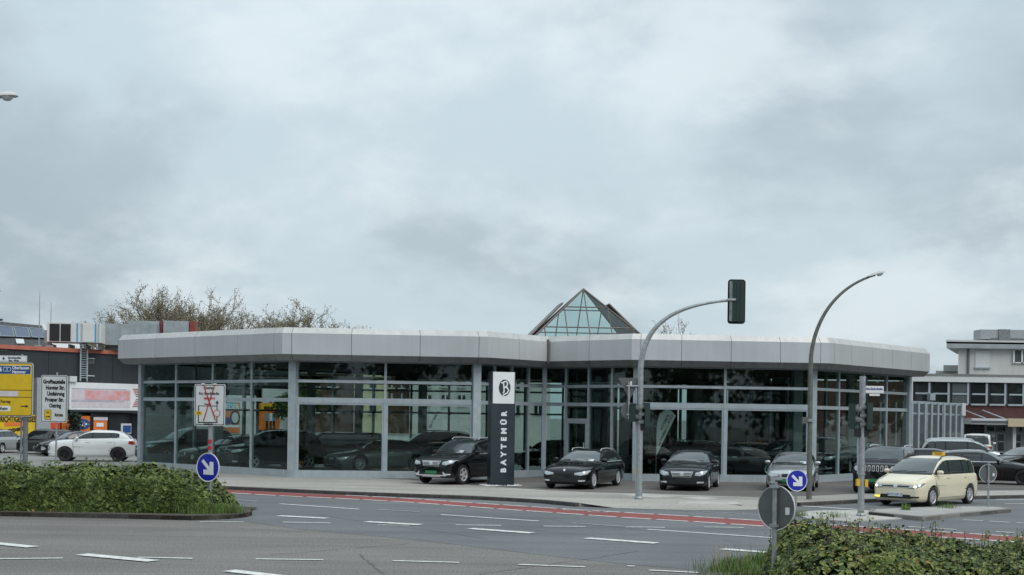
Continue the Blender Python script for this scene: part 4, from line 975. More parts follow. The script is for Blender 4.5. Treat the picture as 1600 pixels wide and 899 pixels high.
# lamps of the taxi: wrap-round type instead of round ones
for o in [c for c in taxi.children if c.name.startswith(('headlight', 'grille', 'emblem'))]: bpy.data.objects.remove(o)
bt = BODY['people_carrier']; bv = bt[1]; hw_ = bt[7]; nz_ = bt[2](.05)
def tp(nm, poly, m, o_, ax='x', sg=1): patch(bv, poly, ax, sg, o_, .05).build(nm, m, taxi, True, recalc=False)
tp('grille', [(-.56 * hw_, nz_ - .13), (.56 * hw_, nz_ - .13), (.56 * hw_, nz_ - .03), (-.56 * hw_, nz_ - .03)], 'black', .005)
tp('grille_bar', rect(-.56 * hw_, nz_ - .128, .56 * hw_, nz_ - .108), 'chrome', .012)
tp('grille_bar', rect(-.56 * hw_, nz_ - .06, .56 * hw_, nz_ - .045), 'chrome', .012)
tp('emblem', ring(0, nz_ - .08, .07, 16), 'plate_white', .018)
for sg in (1, -1):
    q = [(.50, nz_ - .145), (.74, nz_ - .15), (.90, nz_ - .08), (.94, nz_ + .03), (.72, nz_ - .03), (.50, nz_ - .045)]
    tp('headlight_surround', [(sg * hw_ * a, z) for a, z in q], 'black_gloss', .006)
    tp('headlight', [(sg * hw_ * (a * .9 + .07), (z - nz_) * .78 + nz_ - .014) for a, z in q], 'lens', .012)
    tp('headlight_bulb', ring(sg * hw_ * .74, nz_ - .085, .045, 12), 'lens_lit', .018)
ts = MB(); yy = .20
prof_t = [(.07, 1.635), (.055, 1.755), (-.055, 1.755), (-.07, 1.635)]
ts.add([(a - .85, -yy, z) for a, z in prof_t] + [(a - .85, yy, z) for a, z in prof_t], [(0, 1, 2, 3), (4, 5, 6, 7), (0, 1, 5, 4), (1, 2, 6, 5), (2, 3, 7, 6)])
tsg = ts.build('taxi_roof_sign', 'yellow_plastic', taxi)
mt = text_mesh('TAXI', .12, 'sign_black', .002); mt.transform(Matrix.Translation((-.783, 0, 1.695)) @ Matrix.Rotation(R(90), 4, 'Z') @ Matrix.Rotation(R(90), 4, 'X')); link('lettering', mt, tsg)

make_car('crossover', 'white crossover with black alloy wheels parked left of the showroom', 'crossover', 'paint_white', dpos(146, 70.5, LOTZ), R(81), None, None, 5, 'alloy_dark', 'round', scale=1.05)
make_car('hatchback', 'silver hatchback with red tail lights at the left edge below the yellow sign', 'hatchback', 'paint_silver', dpos(2, 82, LOTZ), R(190), None, None, 5, 'alloy', 'round', detail=False)
make_car('people_carrier', 'black people carrier parked between silver hatchback and white crossover', 'people_carrier', 'paint_black', dpos(72, 80, LOTZ), R(128), None, None, 5, 'alloy', 'round', detail=False, rails=None, scale=.93)
make_car('hatchback', 'black hatchback mostly hidden behind nose of the white crossover', 'hatchback', 'paint_black', dpos(112, 78, LOTZ), R(50), None, None, 5, 'alloy', 'round', detail=False)
# behind the taxi and to the right
make_car('people_carrier', 'long silver people carrier in the car park behind the taxi', 'people_carrier', 'paint_silver', dpos(1507, 73, LOTZ), R(-77), None, None, 5, 'alloy', 'round', detail=False, scale=1.08)
make_car('car', 'black estate car nose right, behind the taxi at right', 'small_estate', 'paint_black', dpos(1543, 59, LOTZ), R(-66), None, None, 5, 'alloy_dark', 'shield')
make_car('car', 'dark hatchback hidden behind taxi roof beside the boxy SUV', 'hatchback', 'paint_anthracite', dpos(1466, 62.5, LOTZ), R(-70), None, None, 5, 'alloy', 'round', detail=False)
make_car('car', 'black saloon with red tail lights at far right edge', 'saloon', 'paint_black', dpos(1600, 70, LOTZ), R(68), None, None, 5, 'alloy', 'bars', detail=False)
make_car('car', 'white car whose roof shows above the black saloon at right edge', 'small_estate', 'paint_white', dpos(1612, 79, LOTZ), R(70), None, None, 5, 'alloy', 'round', detail=False)
make_car('delivery_van', 'white van parked before the dark workshop doorway', 'van', 'paint_white', dpos(1527, 88, LOTZ), R(200), None, None, 5, 'alloy', 'round', detail=False)
# on show behind the glass
make_car('fastback_car', 'silver-grey fastback car with large grille behind the left front window', 'fastback', 'paint_grey', dpos(593, 60.4, FZ), R(52), None, None, 10, 'alloy', 'shield')
make_car('suv', 'dark SUV nearest the left end of the showroom window', 'large_suv', 'paint_green', dpos(292, 66.5, FZ), R(50), None, None, 5, 'alloy', 'shield', detail=False)
make_car('estate_car', 'dark estate car between two SUVs inside the left showroom wing', 'estate', 'paint_green', dpos(362, 63.8, FZ), R(48), None, None, 5, 'alloy', 'round', detail=False)
make_car('suv', 'dark SUV with twin oval grille behind the glass beside the corner pillar', 'large_suv', 'paint_green', dpos(424, 60.6, FZ), R(46), None, None, 5, 'alloy', 'wing', detail=False)
make_car('van', 'long black van standing behind the silver-grey fastback in the showroom', 'van', 'paint_black', dpos(528, 63.4, FZ), R(84), None, None, 5, 'alloy', 'round', detail=False, scale=.86)
make_car('suv', 'black SUV in the showroom behind the fastback roof', 'large_suv', 'paint_black', dpos(668, 64.6, FZ), R(70), None, None, 5, 'alloy', 'bars', detail=False)
make_car('hatchback', 'dark hatchback behind the narrow panes beside the entrance door', 'hatchback', 'paint_black', dpos(862, 65.5, FZ), R(35), None, None, 5, 'alloy', 'round', detail=False)
make_car('car', 'dark saloon with bright alloy wheel behind the right front window', 'fastback', 'paint_anthracite', dpos(1160, 60.8, FZ), R(-62), None, None, 10, 'alloy', 'shield')
make_car('car', 'grey hatchback deep inside the right showroom wing', 'hatchback', 'paint_grey', dpos(1112, 68.5, FZ), R(30), None, None, 5, 'alloy', 'round', detail=False)
make_car('car', 'black estate car deep in the showroom behind the white beach flag', 'estate', 'paint_black', dpos(1060, 66, FZ), R(55), None, None, 5, 'alloy', 'round', detail=False)
make_car('car', 'silver saloon at the back of the right showroom wing', 'saloon', 'paint_grey', dpos(1218, 68.5, FZ), R(60), None, None, 5, 'alloy', 'bars', detail=False)
make_car('suv', 'black SUV behind the right-hand showroom glass beside the lamp pole', 'large_suv', 'paint_black', dpos(1288, 62.8, FZ), R(25), None, None, 5, 'alloy', 'bars', detail=False)
make_car('car', 'black hatchback behind the glass near the right signal mast', 'hatchback', 'paint_black', dpos(1352, 67, FZ), R(30), None, None, 5, 'alloy', 'round', detail=False)
# ------------------------------------------------------------------ pylon, flags
def local_s(d): return F / d
pyl = thing('sign_pylon', 'tall navy advertising pylon with white lettering and silver top on the forecourt', 'sign', dpos(783, 51.6, LOTZ), R(20))
pw, pd, ph = .92, .36, 4.33
MB().box((0, 0, ph * .36 + .02), (pw, pd, ph * .72)).build('pylon_body', 'pylon_navy', pyl)
MB().box((.0, -.004, ph * .86 + .02), (pw + .008, pd - .02, ph * .28 - .006)).build('logo_panel', 'white_sign', pyl)
MB().box((-pw / 2 - .001, .01, ph * .5 + .02), (.05, pd + .03, ph + .02)).build('side_trim', 'pylon_navy', pyl)
MB().box((pw / 2 + .001, .01, ph * .5 + .02), (.03, pd + .03, ph + .02)).build('side_trim', 'pylon_navy', pyl)
yf = -pd / 2 - .003; lz = ph * .865
lg = MB(); face_poly(lg, ring(.04, lz, .235, 30, 1.35), yf + .008, .008, 0); lgo = lg.build('emblem', 'pylon_navy', pyl)
bl = MB()
def stroke(mb, pts, wdt, y, t=.006, closed=False):
    for i in range(len(pts) - 1):
        a, b = Vector(pts[i]), Vector(pts[i + 1]); u = (b - a).normalized(); n = Vector((-u.y, u.x)) * wdt / 2; u = u * wdt * .35
        face_poly(mb, [a - u + n, a - u - n, b + u - n, b + u + n], y - (i % 2) * .0006, t)
stroke(bl, [(-.08 + .04 - .05, lz + .20), (-.01, lz + .17), (.015, lz - .12), (-.01, lz - .20)], .05, yf - .002)
stroke(bl, [(-.01, lz + .22), (.10, lz + .25), (.155, lz + .17), (.12, lz + .06), (.03, lz + .02), (.15, lz + .0), (.20, lz - .10), (.14, lz - .20), (-.02, lz - .285)], .05, yf - .004)
bl.build('emblem_letter', 'white_sign', lgo)
letter('BAYTEMÜR', .29, 'white_sign', pyl, (.04, -pd / 2 - .004, ph * .385), R(90), space=1.86, bold=.016)
peb = MB(); random.seed(3)
for i in range(260):
    a = random.uniform(-.72, .72); b = random.uniform(-.42, .42)
    if abs(a) < .5 and abs(b) < .2: continue
    s_ = random.uniform(.02, .05); peb.add([(a - s_, b, .003), (a, b - s_, .003), (a + s_, b, .003), (a, b + s_, .003), (a, b, s_ * .9 + .003)], [(0, 1, 4), (1, 2, 4), (2, 3, 4), (3, 0, 4)])
po = peb.build('white_gravel', 'pebble'); po.location = pyl.location; po.rotation_euler = pyl.rotation_euler
tag(po, 'white gravel spread round the foot of the navy pylon', 'gravel', kind='stuff')

def beach_flag(label, loc, rz, h, w_, txts, lo=.12):
    t = thing('beach_flag', label, 'flag', loc, rz, 'beach flags')
    MB().tube([(0, 0, .03), (0, 0, h * .5), (.02, 0, h * .8), (.18 * w_, 0, h * .95), (.52 * w_, 0, h)], .014, 8).build('pole', 'galv', t)
    MB().lathe([(0.001, .05), (.2, .04), (.22, 0), (0.001, 0)], 'z', 14).build('base', 'black', t)
    pts = [(.015, h * lo), (.015, h * .55), (.03, h * .78), (.16 * w_, h * .92), (.5 * w_, h * .995), (.78 * w_, h * .97), (w_, h * .90)]
    m = MB()
    face_poly(m, pts, .0, .008); fo_ = m.build('cloth', 'white_paint', t)
    for tx, sz, x, z, mm in txts: letter(tx, sz, mm, fo_, (x, -.010, z), R(63), bold=.004)
    return t
beach_flag('white beach flag with dark lettering behind the right front window', dpos(1025, 58.3, FZ), R(3), 2.95, .84, [('BAYTEMÜR', .15, .36, 2.36, 'pylon_navy'), ('KAUFEN', .14, .30, 1.80, 'pylon_navy'), ('AUTO', .14, .60, 2.50, 'pylon_navy'), ('IHR', .12, .46, 2.16, 'sign_yellow'), ('WIR', .09, .17, 1.42, 'sign_red')], .31)
beach_flag('grey beach flag standing beyond the showroom, seen through the left glass', dpos(668, 80, LOTZ), R(3), 3.4, .72, [('BAYTEMÜR', .22, .36, 2.4, 'pylon_navy')])

# ------------------------------------------------------------------ traffic signs
def post(t, x, h, r=.03, m='galv', z0=-.02): return MB().tube([(x, max(.06, .028 + r), z0), (x, max(.06, .028 + r), h)], r, 10).build('post', m, t, True)
def clamp(t, x, z, w_=.12): return MB().box((x, .035, z), (w_, .07, .04)).build('clamp', 'galv', t)
def round_sign(label, loc, rz, dia, zc, front=True, sticker=True, group=None, ph=None, pm='galv', pr=.03):
    t = thing('round_traffic_sign', label, 'traffic sign', loc, rz, group); r = dia / 2
    ph = ph or zc + r + .04
    post(t, 0, ph, pr, pm)
    d = MB().lathe([(0.001, -.004), (r * .965, -.004), (r, -.012), (r, .012), (r * .96, .010), (0.001, .006)], 'y', 40, 0, (0, 0, zc)).build('disc', 'white_sign' if front else 'grey_sign', t, True, sharp=20)
    if front:
        MB().lathe([(0.001, -.008), (r * .93, -.008), (r * .93, -.002)], 'y', 40, 0, (0, 0, zc)).build('blue_face', 'sign_blue', d)
        a = MB(); k = r / .3; c45 = math.cos(R(45))
        def rot(p): return (k * (p[0] * c45 + p[1] * c45), zc + k * (-p[0] * c45 + p[1] * c45))
        # arrow drawn along +x, then turned to point down right
        face_poly(a, [rot(p) for p in [(-.20, -.036), (.10, -.036), (.10, .036), (-.20, .036)]], -.0085, .004)
        face_poly(a, [rot(p) for p in [(.22, 0), (.03, .185), (-.045, .115), (.075, -.0), (-.045, -.115), (.03, -.185)]], -.0095, .004)
        a.build('arrow', 'white_sign', d)
    else:
        MB().lathe([(0.001, -.006), (r * .955, -.0065), (r * .955, -.002)], 'y', 40, 0, (0, 0, zc)).build('back_plate', 'sign_back', d, True)
        if sticker: MB().box((r * .62, -.012, zc - r * .12), (r * .22, .006, r * .32)).build('sticker', 'white_sign', d)
    for z in (zc + r * .95, zc - r * .8):
        MB().box((0, .035 if front else -.03, z), (.12, .07, .04)).build('clamp', 'galv', t)
    return t
lz0 = .12
round_sign('blue keep-right arrow sign at the tip of the left hedge', dpos(325, 36.5, lz0), R(-28), .79, 1.17, ph=.95, pm='galv_dark')
p_ = G(1244.5, 804, .035); round_sign('blue keep-right arrow sign on the small island beside the right hedge', (p_.x, p_.y, .035), R(8), .63, .99)
def back_sign(label, loc, rz, dia, zc, pr=.032):
    t = round_sign(label, loc, rz, dia, zc, front=False, ph=zc + dia / 2 + .05, pr=pr)
    for c in t.children:
        if c.name.startswith('post'): c.location = (0, -.10, 0)
        if c.name.startswith('clamp'): c.location = (0, -.02, 0)
    return t
back_sign('grey back of a large round traffic sign rising from the right hedge', dpos(1214, 18.9, .12), R(-46), .625, 1.44, .034)
p_ = G(1543, 792.3, .124); back_sign('grey back of a round traffic sign on the small island right of the taxi', (p_.x, p_.y, .124), R(5), .58, 1.06, .03)

def panel_sign(name, label, loc, rz, x0, x1, z0, z1, m, posts, border=None, rad=.06, h_extra=.1, pr=.03, pm='galv'):
    t = thing(name, label, 'traffic sign', loc, rz)
    for x in posts: post(t, x, z1 + h_extra, pr, pm)
    b = MB(); face_poly(b, rrect(x0, z0, x1, z1, rad), .02, .03); b.build('board', 'grey_sign', t)
    if border:
        b = MB(); face_poly(b, rrect(x0 + .02, z0 + .02, x1 - .02, z1 - .02, rad * .8), -.0095, .003); b.build('border', border, t)
    b = MB(); face_poly(b, rrect(x0 + .04, z0 + .04, x1 - .04, z1 - .04, rad * .7), -.0125, .003); b.build('face', m, t)
    for x in posts:
        for z in (z0 + .15, z1 - .15): MB().box((x, .045, z), (.16, .05, .04)).build('clamp', 'galv', t)
    return t
def on(t, pts, m, lay=1, name='symbol'):
    b = MB(); face_poly(b, pts, -.0155 - .003 * (lay - 1), .003); return b.build(name, m, t)
def wr(t, s, size, x, z, m='sign_black', align='CENTER', sx=.82, lay=1, bold=.004): return letter(s, size, m, t, (x, -.018 - .003 * (lay - 1), z), align=align, sx=sx, bold=bold)
# diversion notice
DS = 44.0; s_ = F / DS
t = panel_sign('diversion_sign', 'white notice sign announcing a roadworks diversion behind the left hedge', (XD(84, 660, DS), DS, SITE), R(2), -.43, .43, (CH - SITE) - (661 - 640.5) / s_, (CH - SITE) + (640.5 - 587) / s_, 'grey_sign', [.07], 'sign_black')
zt = (CH - SITE) + (640.5 - 587) / s_
for i, (tx, dx) in enumerate((('Großbaustelle', 0), ('Horster Str.', .04), ('Umfahrung', .06), ('Prosper Str.', .02), ('Ostring', .04))): wr(t, tx, .178, dx, zt - .22 - i * .195, sx=.70, bold=.009)
on(t, rrect(-.30, zt - 1.46, -.08, zt - 1.13, .03), 'sign_black'); on(t, rrect(-.285, zt - 1.445, -.095, zt - 1.145, .025), 'sign_yellow', 2); on(t, [(-.26, zt - 1.375), (-.16, zt - 1.375), (-.16, zt - 1.40), (-.11, zt - 1.36), (-.16, zt - 1.32), (-.16, zt - 1.345), (-.26, zt - 1.345)], 'sign_black', 3)
wr(t, 'U12', .07, -.19, zt - 1.22, lay=3); wr(t, 'folgen', .15, .17, zt - 1.30, sx=.74, bold=.006)
# big yellow direction sign, cut by the left edge
DS = 46.0; s_ = F / DS; zz = lambda y: (CH - SITE) + (639.3 - y) / s_; xx = lambda p: (p - 0) / s_
t = panel_sign('direction_sign', 'large yellow direction sign with blue motorway panel at the left edge', (XD(0, 650, DS), DS, SITE), R(-4), -2.1, xx(52.5), zz(651), zz(567), 'sign_yellow', [xx(39), -1.5], 'sign_black', .09, .0, .085, 'galv_dark')
on(t, rrect(-2.0, zz(585), xx(49), zz(571.5), .03), 'white_sign'); on(t, rrect(-1.99, zz(584.6), xx(48.6), zz(572), .03), 'sign_navy', 2)
wr(t, 'Oberhausen', .15, xx(19), zz(575.3), 'white_sign', 'LEFT', .80, 3); wr(t, 'Hannover', .15, xx(19), zz(581.6), 'white_sign', 'LEFT', .80, 3)
on(t, rrect(xx(4.5), zz(581), xx(17), zz(574), .05), 'white_sign', 3); on(t, rrect(xx(5.2), zz(580.3), xx(16.3), zz(574.7), .04), 'sign_navy', 4); wr(t, '2', .12, xx(10.7), zz(577.5), 'white_sign', lay=5)
on(t, [(xx(-1), zz(581)), (xx(2.2), zz(581)), (xx(1.2), zz(574)), (xx(0), zz(574))], 'white_sign', 3)
for y in (610, 621): on(t, rect(-2.05, zz(y + .45), xx(50.8), zz(y - .45)), 'sign_black')
on(t, rect(-2.0, zz(619.8), xx(29), zz(611.6)), 'sign_pale')
on(t, rrect(-.9, zz(632.5), xx(20), zz(623.5), .02), 'sign_yellow'); wr(t, 'Karnap', .145, xx(1), zz(628), 'sign_black', 'LEFT', .85, 2)
on(t, rrect(-1.2, zz(643), xx(17), zz(635), .02), 'white_sign'); wr(t, 'Welheim', .145, xx(-8), zz(639), 'sign_black', 'LEFT', .85, 2)
on(t, [(xx(33.5), zz(635.8)), (xx(41), zz(635.8)), (xx(41), zz(637.4)), (xx(46.5), zz(635)), (xx(41), zz(632.6)), (xx(41), zz(634.2)), (xx(33.5), zz(634.2))], 'sign_black')
t2 = panel_sign('direction_sign', 'small white direction board with two lines above the yellow direction sign', (XD(0, 650, DS), DS + .3, SITE), R(-4), -1.6, xx(37), zz(567) + .03, zz(555.5), 'white_sign', [-1.45, xx(28)], None, .03, .05, .03)
wr(t2, 'Gewerbegebiet', .095, xx(17), zz(559.2), 'sign_black', sx=.8); wr(t2, 'Boy - West', .095, xx(16), zz(563.4), 'sign_black', sx=.8)
on(t2, [(xx(-1), zz(563)), (xx(.2), zz(563)), (xx(.2), zz(560.5)), (xx(1.4), zz(561.8)), (xx(2.2), zz(561)), (xx(-.4), zz(557.5)), (xx(-3), zz(561)), (xx(-2.2), zz(561.8)), (xx(-1), zz(560.5))], 'sign_black')
# crossed-out road closure sign
DS = 36.5; s_ = F / DS; yb = 643.4; zz = lambda y: (CH - .12) + (yb - y) / s_; xx = lambda p: (p - 327.5) / s_
t = panel_sign('closure_sign', 'white road-closure map sign crossed out with red tape above the blue arrow sign', (XD(327.5, 640, DS), DS, .12), R(-3), xx(303.5), xx(352), zz(665.5), zz(600.5), 'grey_sign', [0], 'sign_black', .04, .0, .055)
wr(t, 'Ostring', .10, xx(327), zz(606.5)); wr(t, 'Krz. Hans-Sachs-Str.', .095, xx(327), zz(615.2), sx=.72); wr(t, 'gesperrt', .11, xx(327), zz(622.5), 'sign_red'); wr(t, 'Prosperstr.', .05, xx(325), zz(631.7)); wr(t, 'Osterfelder Str.', .05, xx(326), zz(662.8))
for q in (rect(xx(309.5), zz(635.2), xx(339), zz(634)), rect(xx(309.5), zz(662), xx(311), zz(634)), rect(xx(309.5), zz(661.2), xx(340.5), zz(659.5)), rect(xx(338.8), zz(660), xx(340.4), zz(652)), rect(xx(338.8), zz(641), xx(340.2), zz(630)), [(xx(336.8), zz(630.5)), (xx(342.4), zz(630.5)), (xx(339.6), zz(625.6))]): on(t, q, 'sign_black')
on(t, rect(xx(305), zz(648.6), xx(316.5), zz(643)), 'sign_yellow', 2); wr(t, 'U12', .06, xx(311), zz(645.8), lay=3)
on(t, ring(xx(339.5), zz(646), .096, 24), 'sign_red', 2); on(t, ring(xx(339.5), zz(646), .077, 24), 'grey_sign', 3)
tape = MB()
for a, b, l_ in (((317.5, 601), (337.5, 657), 4), ((335.5, 601), (318.5, 658), 5)):
    p, q = Vector((xx(a[0]), zz(a[1]))), Vector((xx(b[0]), zz(b[1]))); n = (q - p).normalized(); n = Vector((-n.y, n.x)) * .013
    face_poly(tape, [p + n, p - n, q - n, q + n], -.0155 - .003 * (l_ - 1), .003)
tape.build('crossing_tape', 'sign_red', t)
for x in (316.5, 335.5): MB().box((xx(x), .0, zz(600.3)), (.07, .06, .035)).build('tape_end', 'white_sign', t)
for z in (zz(690), zz(700)): MB().lathe([(.058, z - .05), (.0585, z - .05), (.0585, z + .05), (.058, z + .05)], 'z', 12, 0, (0, .06, 0)).build('reflective_band', 'sign_red', t)
# yellow lump beside the hedge
yb_ = thing('yellow_barrier_base', 'yellow plastic barrier base lying beyond the end of the left hedge', 'barrier base', dpos(346, 39.5, .005), .3)
m = MB(); m.lathe([(0.001, .22), (.12, .21), (.24, .15), (.30, .06), (.31, .0)], 'z', 14); m.build('body', 'yellow_plastic', yb_, True); MB().box((.28, 0, .06), (.22, .3, .10)).build('foot_plate', 'black', yb_)

# ------------------------------------------------------------------ masts and lamps
def signal_head(t, c, rz, lenses=3, dia=.2, name='signal_head', hood=True):
    """c: centre of the housing, looks along local -y turned by rz"""
    h = lenses * (dia + .045) + .03; w_ = dia + .13
    o = link(name, None, t, c, rz)
    m = MB(); m.box((0, 0, 0), (w_, .17, h)); m.build('housing', 'signal_green', o)
    for k in range(lenses):
        z = h / 2 - .03 - (k + .5) * (dia + .045)
        MB().lathe([(0.001, -.09), (dia * .46, -.095), (dia * .48, -.085)], 'y', 16, 0, (0, 0, z)).build('lens', 'black_gloss', o)
        v = MB(); n = 12
        for i in range(n):
            a0, a1 = R(-20 + 220 * i / n), R(-20 + 220 * (i + 1) / n); r = dia * .52
            q = [(r * math.cos(a0), -.085, z + r * math.sin(a0)), (r * math.cos(a1), -.085, z + r * math.sin(a1)), (r * math.cos(a1) * .95, -.085 - .19, z + r * math.sin(a1) * .95 - .02), (r * math.cos(a0) * .95, -.085 - .19, z + r * math.sin(a0) * .95 - .02)]
            v.add(q, [(0, 1, 2, 3)])
        v.build('visor', 'sign_back', o)
    return o
def bez(p0, p1, p2, p3, n=16):
    return [(p0 * (1 - t) ** 3 + p1 * 3 * t * (1 - t) ** 2 + p2 * 3 * t * t * (1 - t) + p3 * t ** 3) for t in [i / n for i in range(n + 1)]]
mp = G(998, 780.5, SITE); md = mp.y
ma = thing('signal_mast', 'grey traffic signal mast with curved arm over the forecourt edge', 'traffic signal', (mp.x, md, SITE))
O_ = Vector((mp.x, md, SITE))
def L(px, py, dd=0.0): return AT(px, py, md + dd) - O_
upx = L(1003, 590).x * 0
hz = L(1003, 585).z
arm = [Vector((0, 0, -.02)), Vector((0, 0, 1.0)), Vector((0, 0, hz * .6)), Vector((0, 0, hz))] + bez(Vector((0, 0, hz)), Vector((0, 0, hz + 1.5)), L(1040, 478), L(1139, 469.5), 18)[1:]
MB().tube(arm, [.115, .11, .105, .10] + [.098 - .055 * i / 17 for i in range(18)], 14).build('mast', 'galv', ma, True)
MB().lathe([(.14, -.02), (.14, .06), (.116, .10)], 'z', 14).build('base_collar', 'galv', ma)
hd = link('overhead_signal', None, ma, L(1151, 471.5), R(0))
m = MB(); face_poly(m, rrect(-.29, -.73, .29, .73, .10), .04, .03); m.build('backboard', 'black', hd)
m = MB(); face_poly(m, rrect(-.22, -.66, .22, .66, .06), -.04 + .05, .14); m.build('housing_back', 'signal_green', hd)
for x in (-.14, .0, .12): MB().box((x, -.135, 0), (.05, .02, 1.22)).build('housing_rib', 'signal_green', hd)
MB().tube([(-.33, -.10, .04), (-.05, -.17, .04)], .05, 8).build('arm_clamp', 'galv', hd); MB().box((-.21, -.11, .0), (.09, .06, 1.3)).build('clamp_rail', 'galv_dark', hd)
for k in range(3): MB().lathe([(0.001, .05), (.15, .05), (.155, .30), (.15, .30), (.145, .06)], 'y', 18, 0, (0, 0, .42 - .42 * k)).build('visor', 'black', hd)
signal_head(ma, L(993, 645) + Vector((-.06, -.02, 0)), R(75), 2, .24)
signal_head(ma, L(1009.5, 648) + Vector((0, -.05, 0)), R(-80), 3, .2)
MB().box(L(1003.5, 667.5) + Vector((0, -.04, 0)), (.15, .14, .22)).build('push_box', 'black', ma)
MB().box(L(993.5, 736), (.04, .07, .17)).build('yellow_box', 'yellow_plastic', ma)
MB().tube([L(994, 602), L(994, 770)], .035, 8).build('cable_conduit', 'frame_alu', ma)
# signs fixed on the mast seen from behind
sg_ = link('give_way_sign', None, ma, L(984, 605)); m = MB(); face_poly(m, [(-.38, .30), (.38, .30), (.0, -.42)], .02, .02); m.build('plate', 'sign_back', sg_)
sg2 = link('round_sign', None, ma, L(983, 642)); MB().lathe([(0.001, 0), (.27, 0), (.27, .015), (0.001, .015)], 'y', 24).build('plate', 'sign_back', sg2)
MB().tube([L(982.5, 597, -.05), L(982.5, 655, -.05)], .035, 8).build('sign_post', 'galv', ma)
for y in (603.5, 648): MB().tube([L(979, y, -.06), L(999, y, -.06)], .028, 8).build('bracket', 'galv', ma)
MB().box(L(986, 599, -.05), (.05, .05, .12)).build('clamp', 'white_paint', ma)

mp2 = G(1345, 806.5, .035); md = mp2.y; O_ = Vector((mp2.x, md, .035))
mb2 = thing('signal_mast', 'straight grey signal mast with street name plate on the small island', 'traffic signal', O_)
hz2 = L(1348, 588).z
MB().tube([(0, 0, -.02), (0, 0, 1.1), (0, 0, hz2)], [.098, .092, .088], 14).build('mast', 'galv', mb2, True)
MB().lathe([(.13, -.02), (.13, .05), (.10, .09)], 'z', 14).build('base_collar', 'galv', mb2)
MB().lathe([(.094, 1.18), (.112, 1.19), (.112, 1.24), (.094, 1.25)], 'z', 14, 0, (0, 0, 0)).build('mast_joint', 'galv', mb2)
st = link('street_name_plate', None, mb2, L(1365.5, 609)); MB().box((0, 0, 0), (.56, .025, .21)).build('plate', 'white_sign', st)
letter('Hans-Sachs-Straße', .085, 'sign_navy', st, (0, -.016, .02), sx=.78, bold=.003)
MB().box((.02, 0, -.145), (.30, .02, .075)).build('small_plate', 'white_sign', st); MB().box((.0, .0, -.105), (.70, .03, .02)).build('bracket', 'galv', st)
signal_head(mb2, L(1331, 648) + Vector((0, -.02, 0)), R(80), 2, .26); signal_head(mb2, L(1354.5, 650) + Vector((.02, -.02, 0)), R(-80), 3, .2); 
signal_head(mb2, L(1357, 651, .35), R(-100), 3, .2)
for px in (1340, 1352): MB().box(L(px, 676), (.17, .16, .25)).build('push_box', 'black', mb2)
MB().box(L(1338.5, 636), (.22, .03, .025)).build('bracket', 'galv', mb2); MB().box(L(1340, 664), (.16, .03, .025)).build('bracket', 'black', mb2)
MB().tube([L(1340.5, 632), L(1340.5, 740)], .028, 8).build('cable_conduit', 'frame_alu', mb2)
MB().box(L(1340.5, 754) + Vector((0, .0, 0)), (.09, .16, .20)).build('yellow_box', 'yellow_plastic', mb2); MB().box(L(1353, 755), (.09, .16, .20)).build('yellow_box', 'yellow_plastic', mb2)

def lamp_head(t, c, rz, tilt, s=1.0):
    o = link('lamp_head', None, t, c); o.rotation_euler = (0, -tilt, rz)
    m = MB(); sec = [(0, .05, .05), (.06, .09, .07), (.2, .13, .10), (.45, .165, .115), (.62, .15, .10), (.70, .09, .05), (.72, .03, .02)]
    vs = []; n = 12
    for x, wd, hh in sec:
        vs += [(x * s, wd * s * math.cos(math.pi * k / n), hh * s * math.sin(math.pi * k / n)) for k in range(n + 1)]
    q = n + 1; fs = [(i * q + k, i * q + k + 1, (i + 1) * q + k + 1, (i + 1) * q + k) for i in range(len(sec) - 1) for k in range(n)] + [tuple(range(q)), tuple((len(sec) - 1) * q + k for k in range(q))]
    fs += [(i * q, (i + 1) * q, (i + 1) * q + n, i * q + n) for i in range(len(sec) - 1)]
    m.add(vs, fs); m.build('hood', 'render_grey', o, True)
    MB().box((.10 * s, 0, -.02 * s), (.34 * s, .14 * s, .05 * s)).build('gear_tray', 'black', o)
    b = MB(); b.lathe([(0.001, -.10 * s), (.08 * s, -.085 * s), (.125 * s, -.04 * s), (.14 * s, .0)], 'z', 16, 0, (.47 * s, 0, 0)); b.build('bowl', 'car_glass_light' if False else 'grey_sign', o, True)
    return o
mp3 = G(1264, 780.5, SITE); md = mp3.y; O_ = Vector((mp3.x, md, SITE))
lp = thing('street_lamp', 'dark curved street lamp standing behind the blue arrow sign at right', 'street lamp', O_)
h3 = L(1267, 560).z; topp = L(1358, 433)
pth = [Vector((0, 0, -.02)), Vector((0, 0, 1.2)), Vector((0, 0, h3))] + bez(Vector((0, 0, h3)), L(1272, 500), L(1305, 452), topp, 18)[1:]
MB().tube(pth, [.092, .088, .074] + [.07 - .03 * i / 17 for i in range(18)], 14).build('pole', 'lamp_pole', lp, True)
lamp_head(lp, topp - Vector((.03, 0, .0)), 0, R(17), .86)
MB().box(L(1258, 657), (.20, .16, .22)).build('junction_box', 'sign_back', lp); MB().lathe([(.115, 2.62), (.13, 2.62), (.13, 2.72), (.115, 2.72)], 'z', 14).build('strap', 'galv', lp)
DL = 33.0; ll = thing('street_lamp', 'pale street lamp head reaching in at the left edge of the sky', 'street lamp', (XD(-95, 640, DL), DL, 0))
O_ = Vector((XD(-95, 640, DL), DL, 0)); md = DL; tp_ = L(-20, 153)
MB().tube([Vector((0, 0, -.02)), Vector((0, 0, tp_.z * .75))] + bez(Vector((0, 0, tp_.z * .75)), Vector((0, 0, tp_.z * .93)), Vector((.2, 0, tp_.z - .02)), tp_, 12)[1:], [.11, .08] + [.075 - .003 * i for i in range(12)], 12).build('pole', 'lamp_pole', ll, True)
lamp_head(ll, tp_ + Vector((.0, 0, 0)), 0, R(4), 1.05)
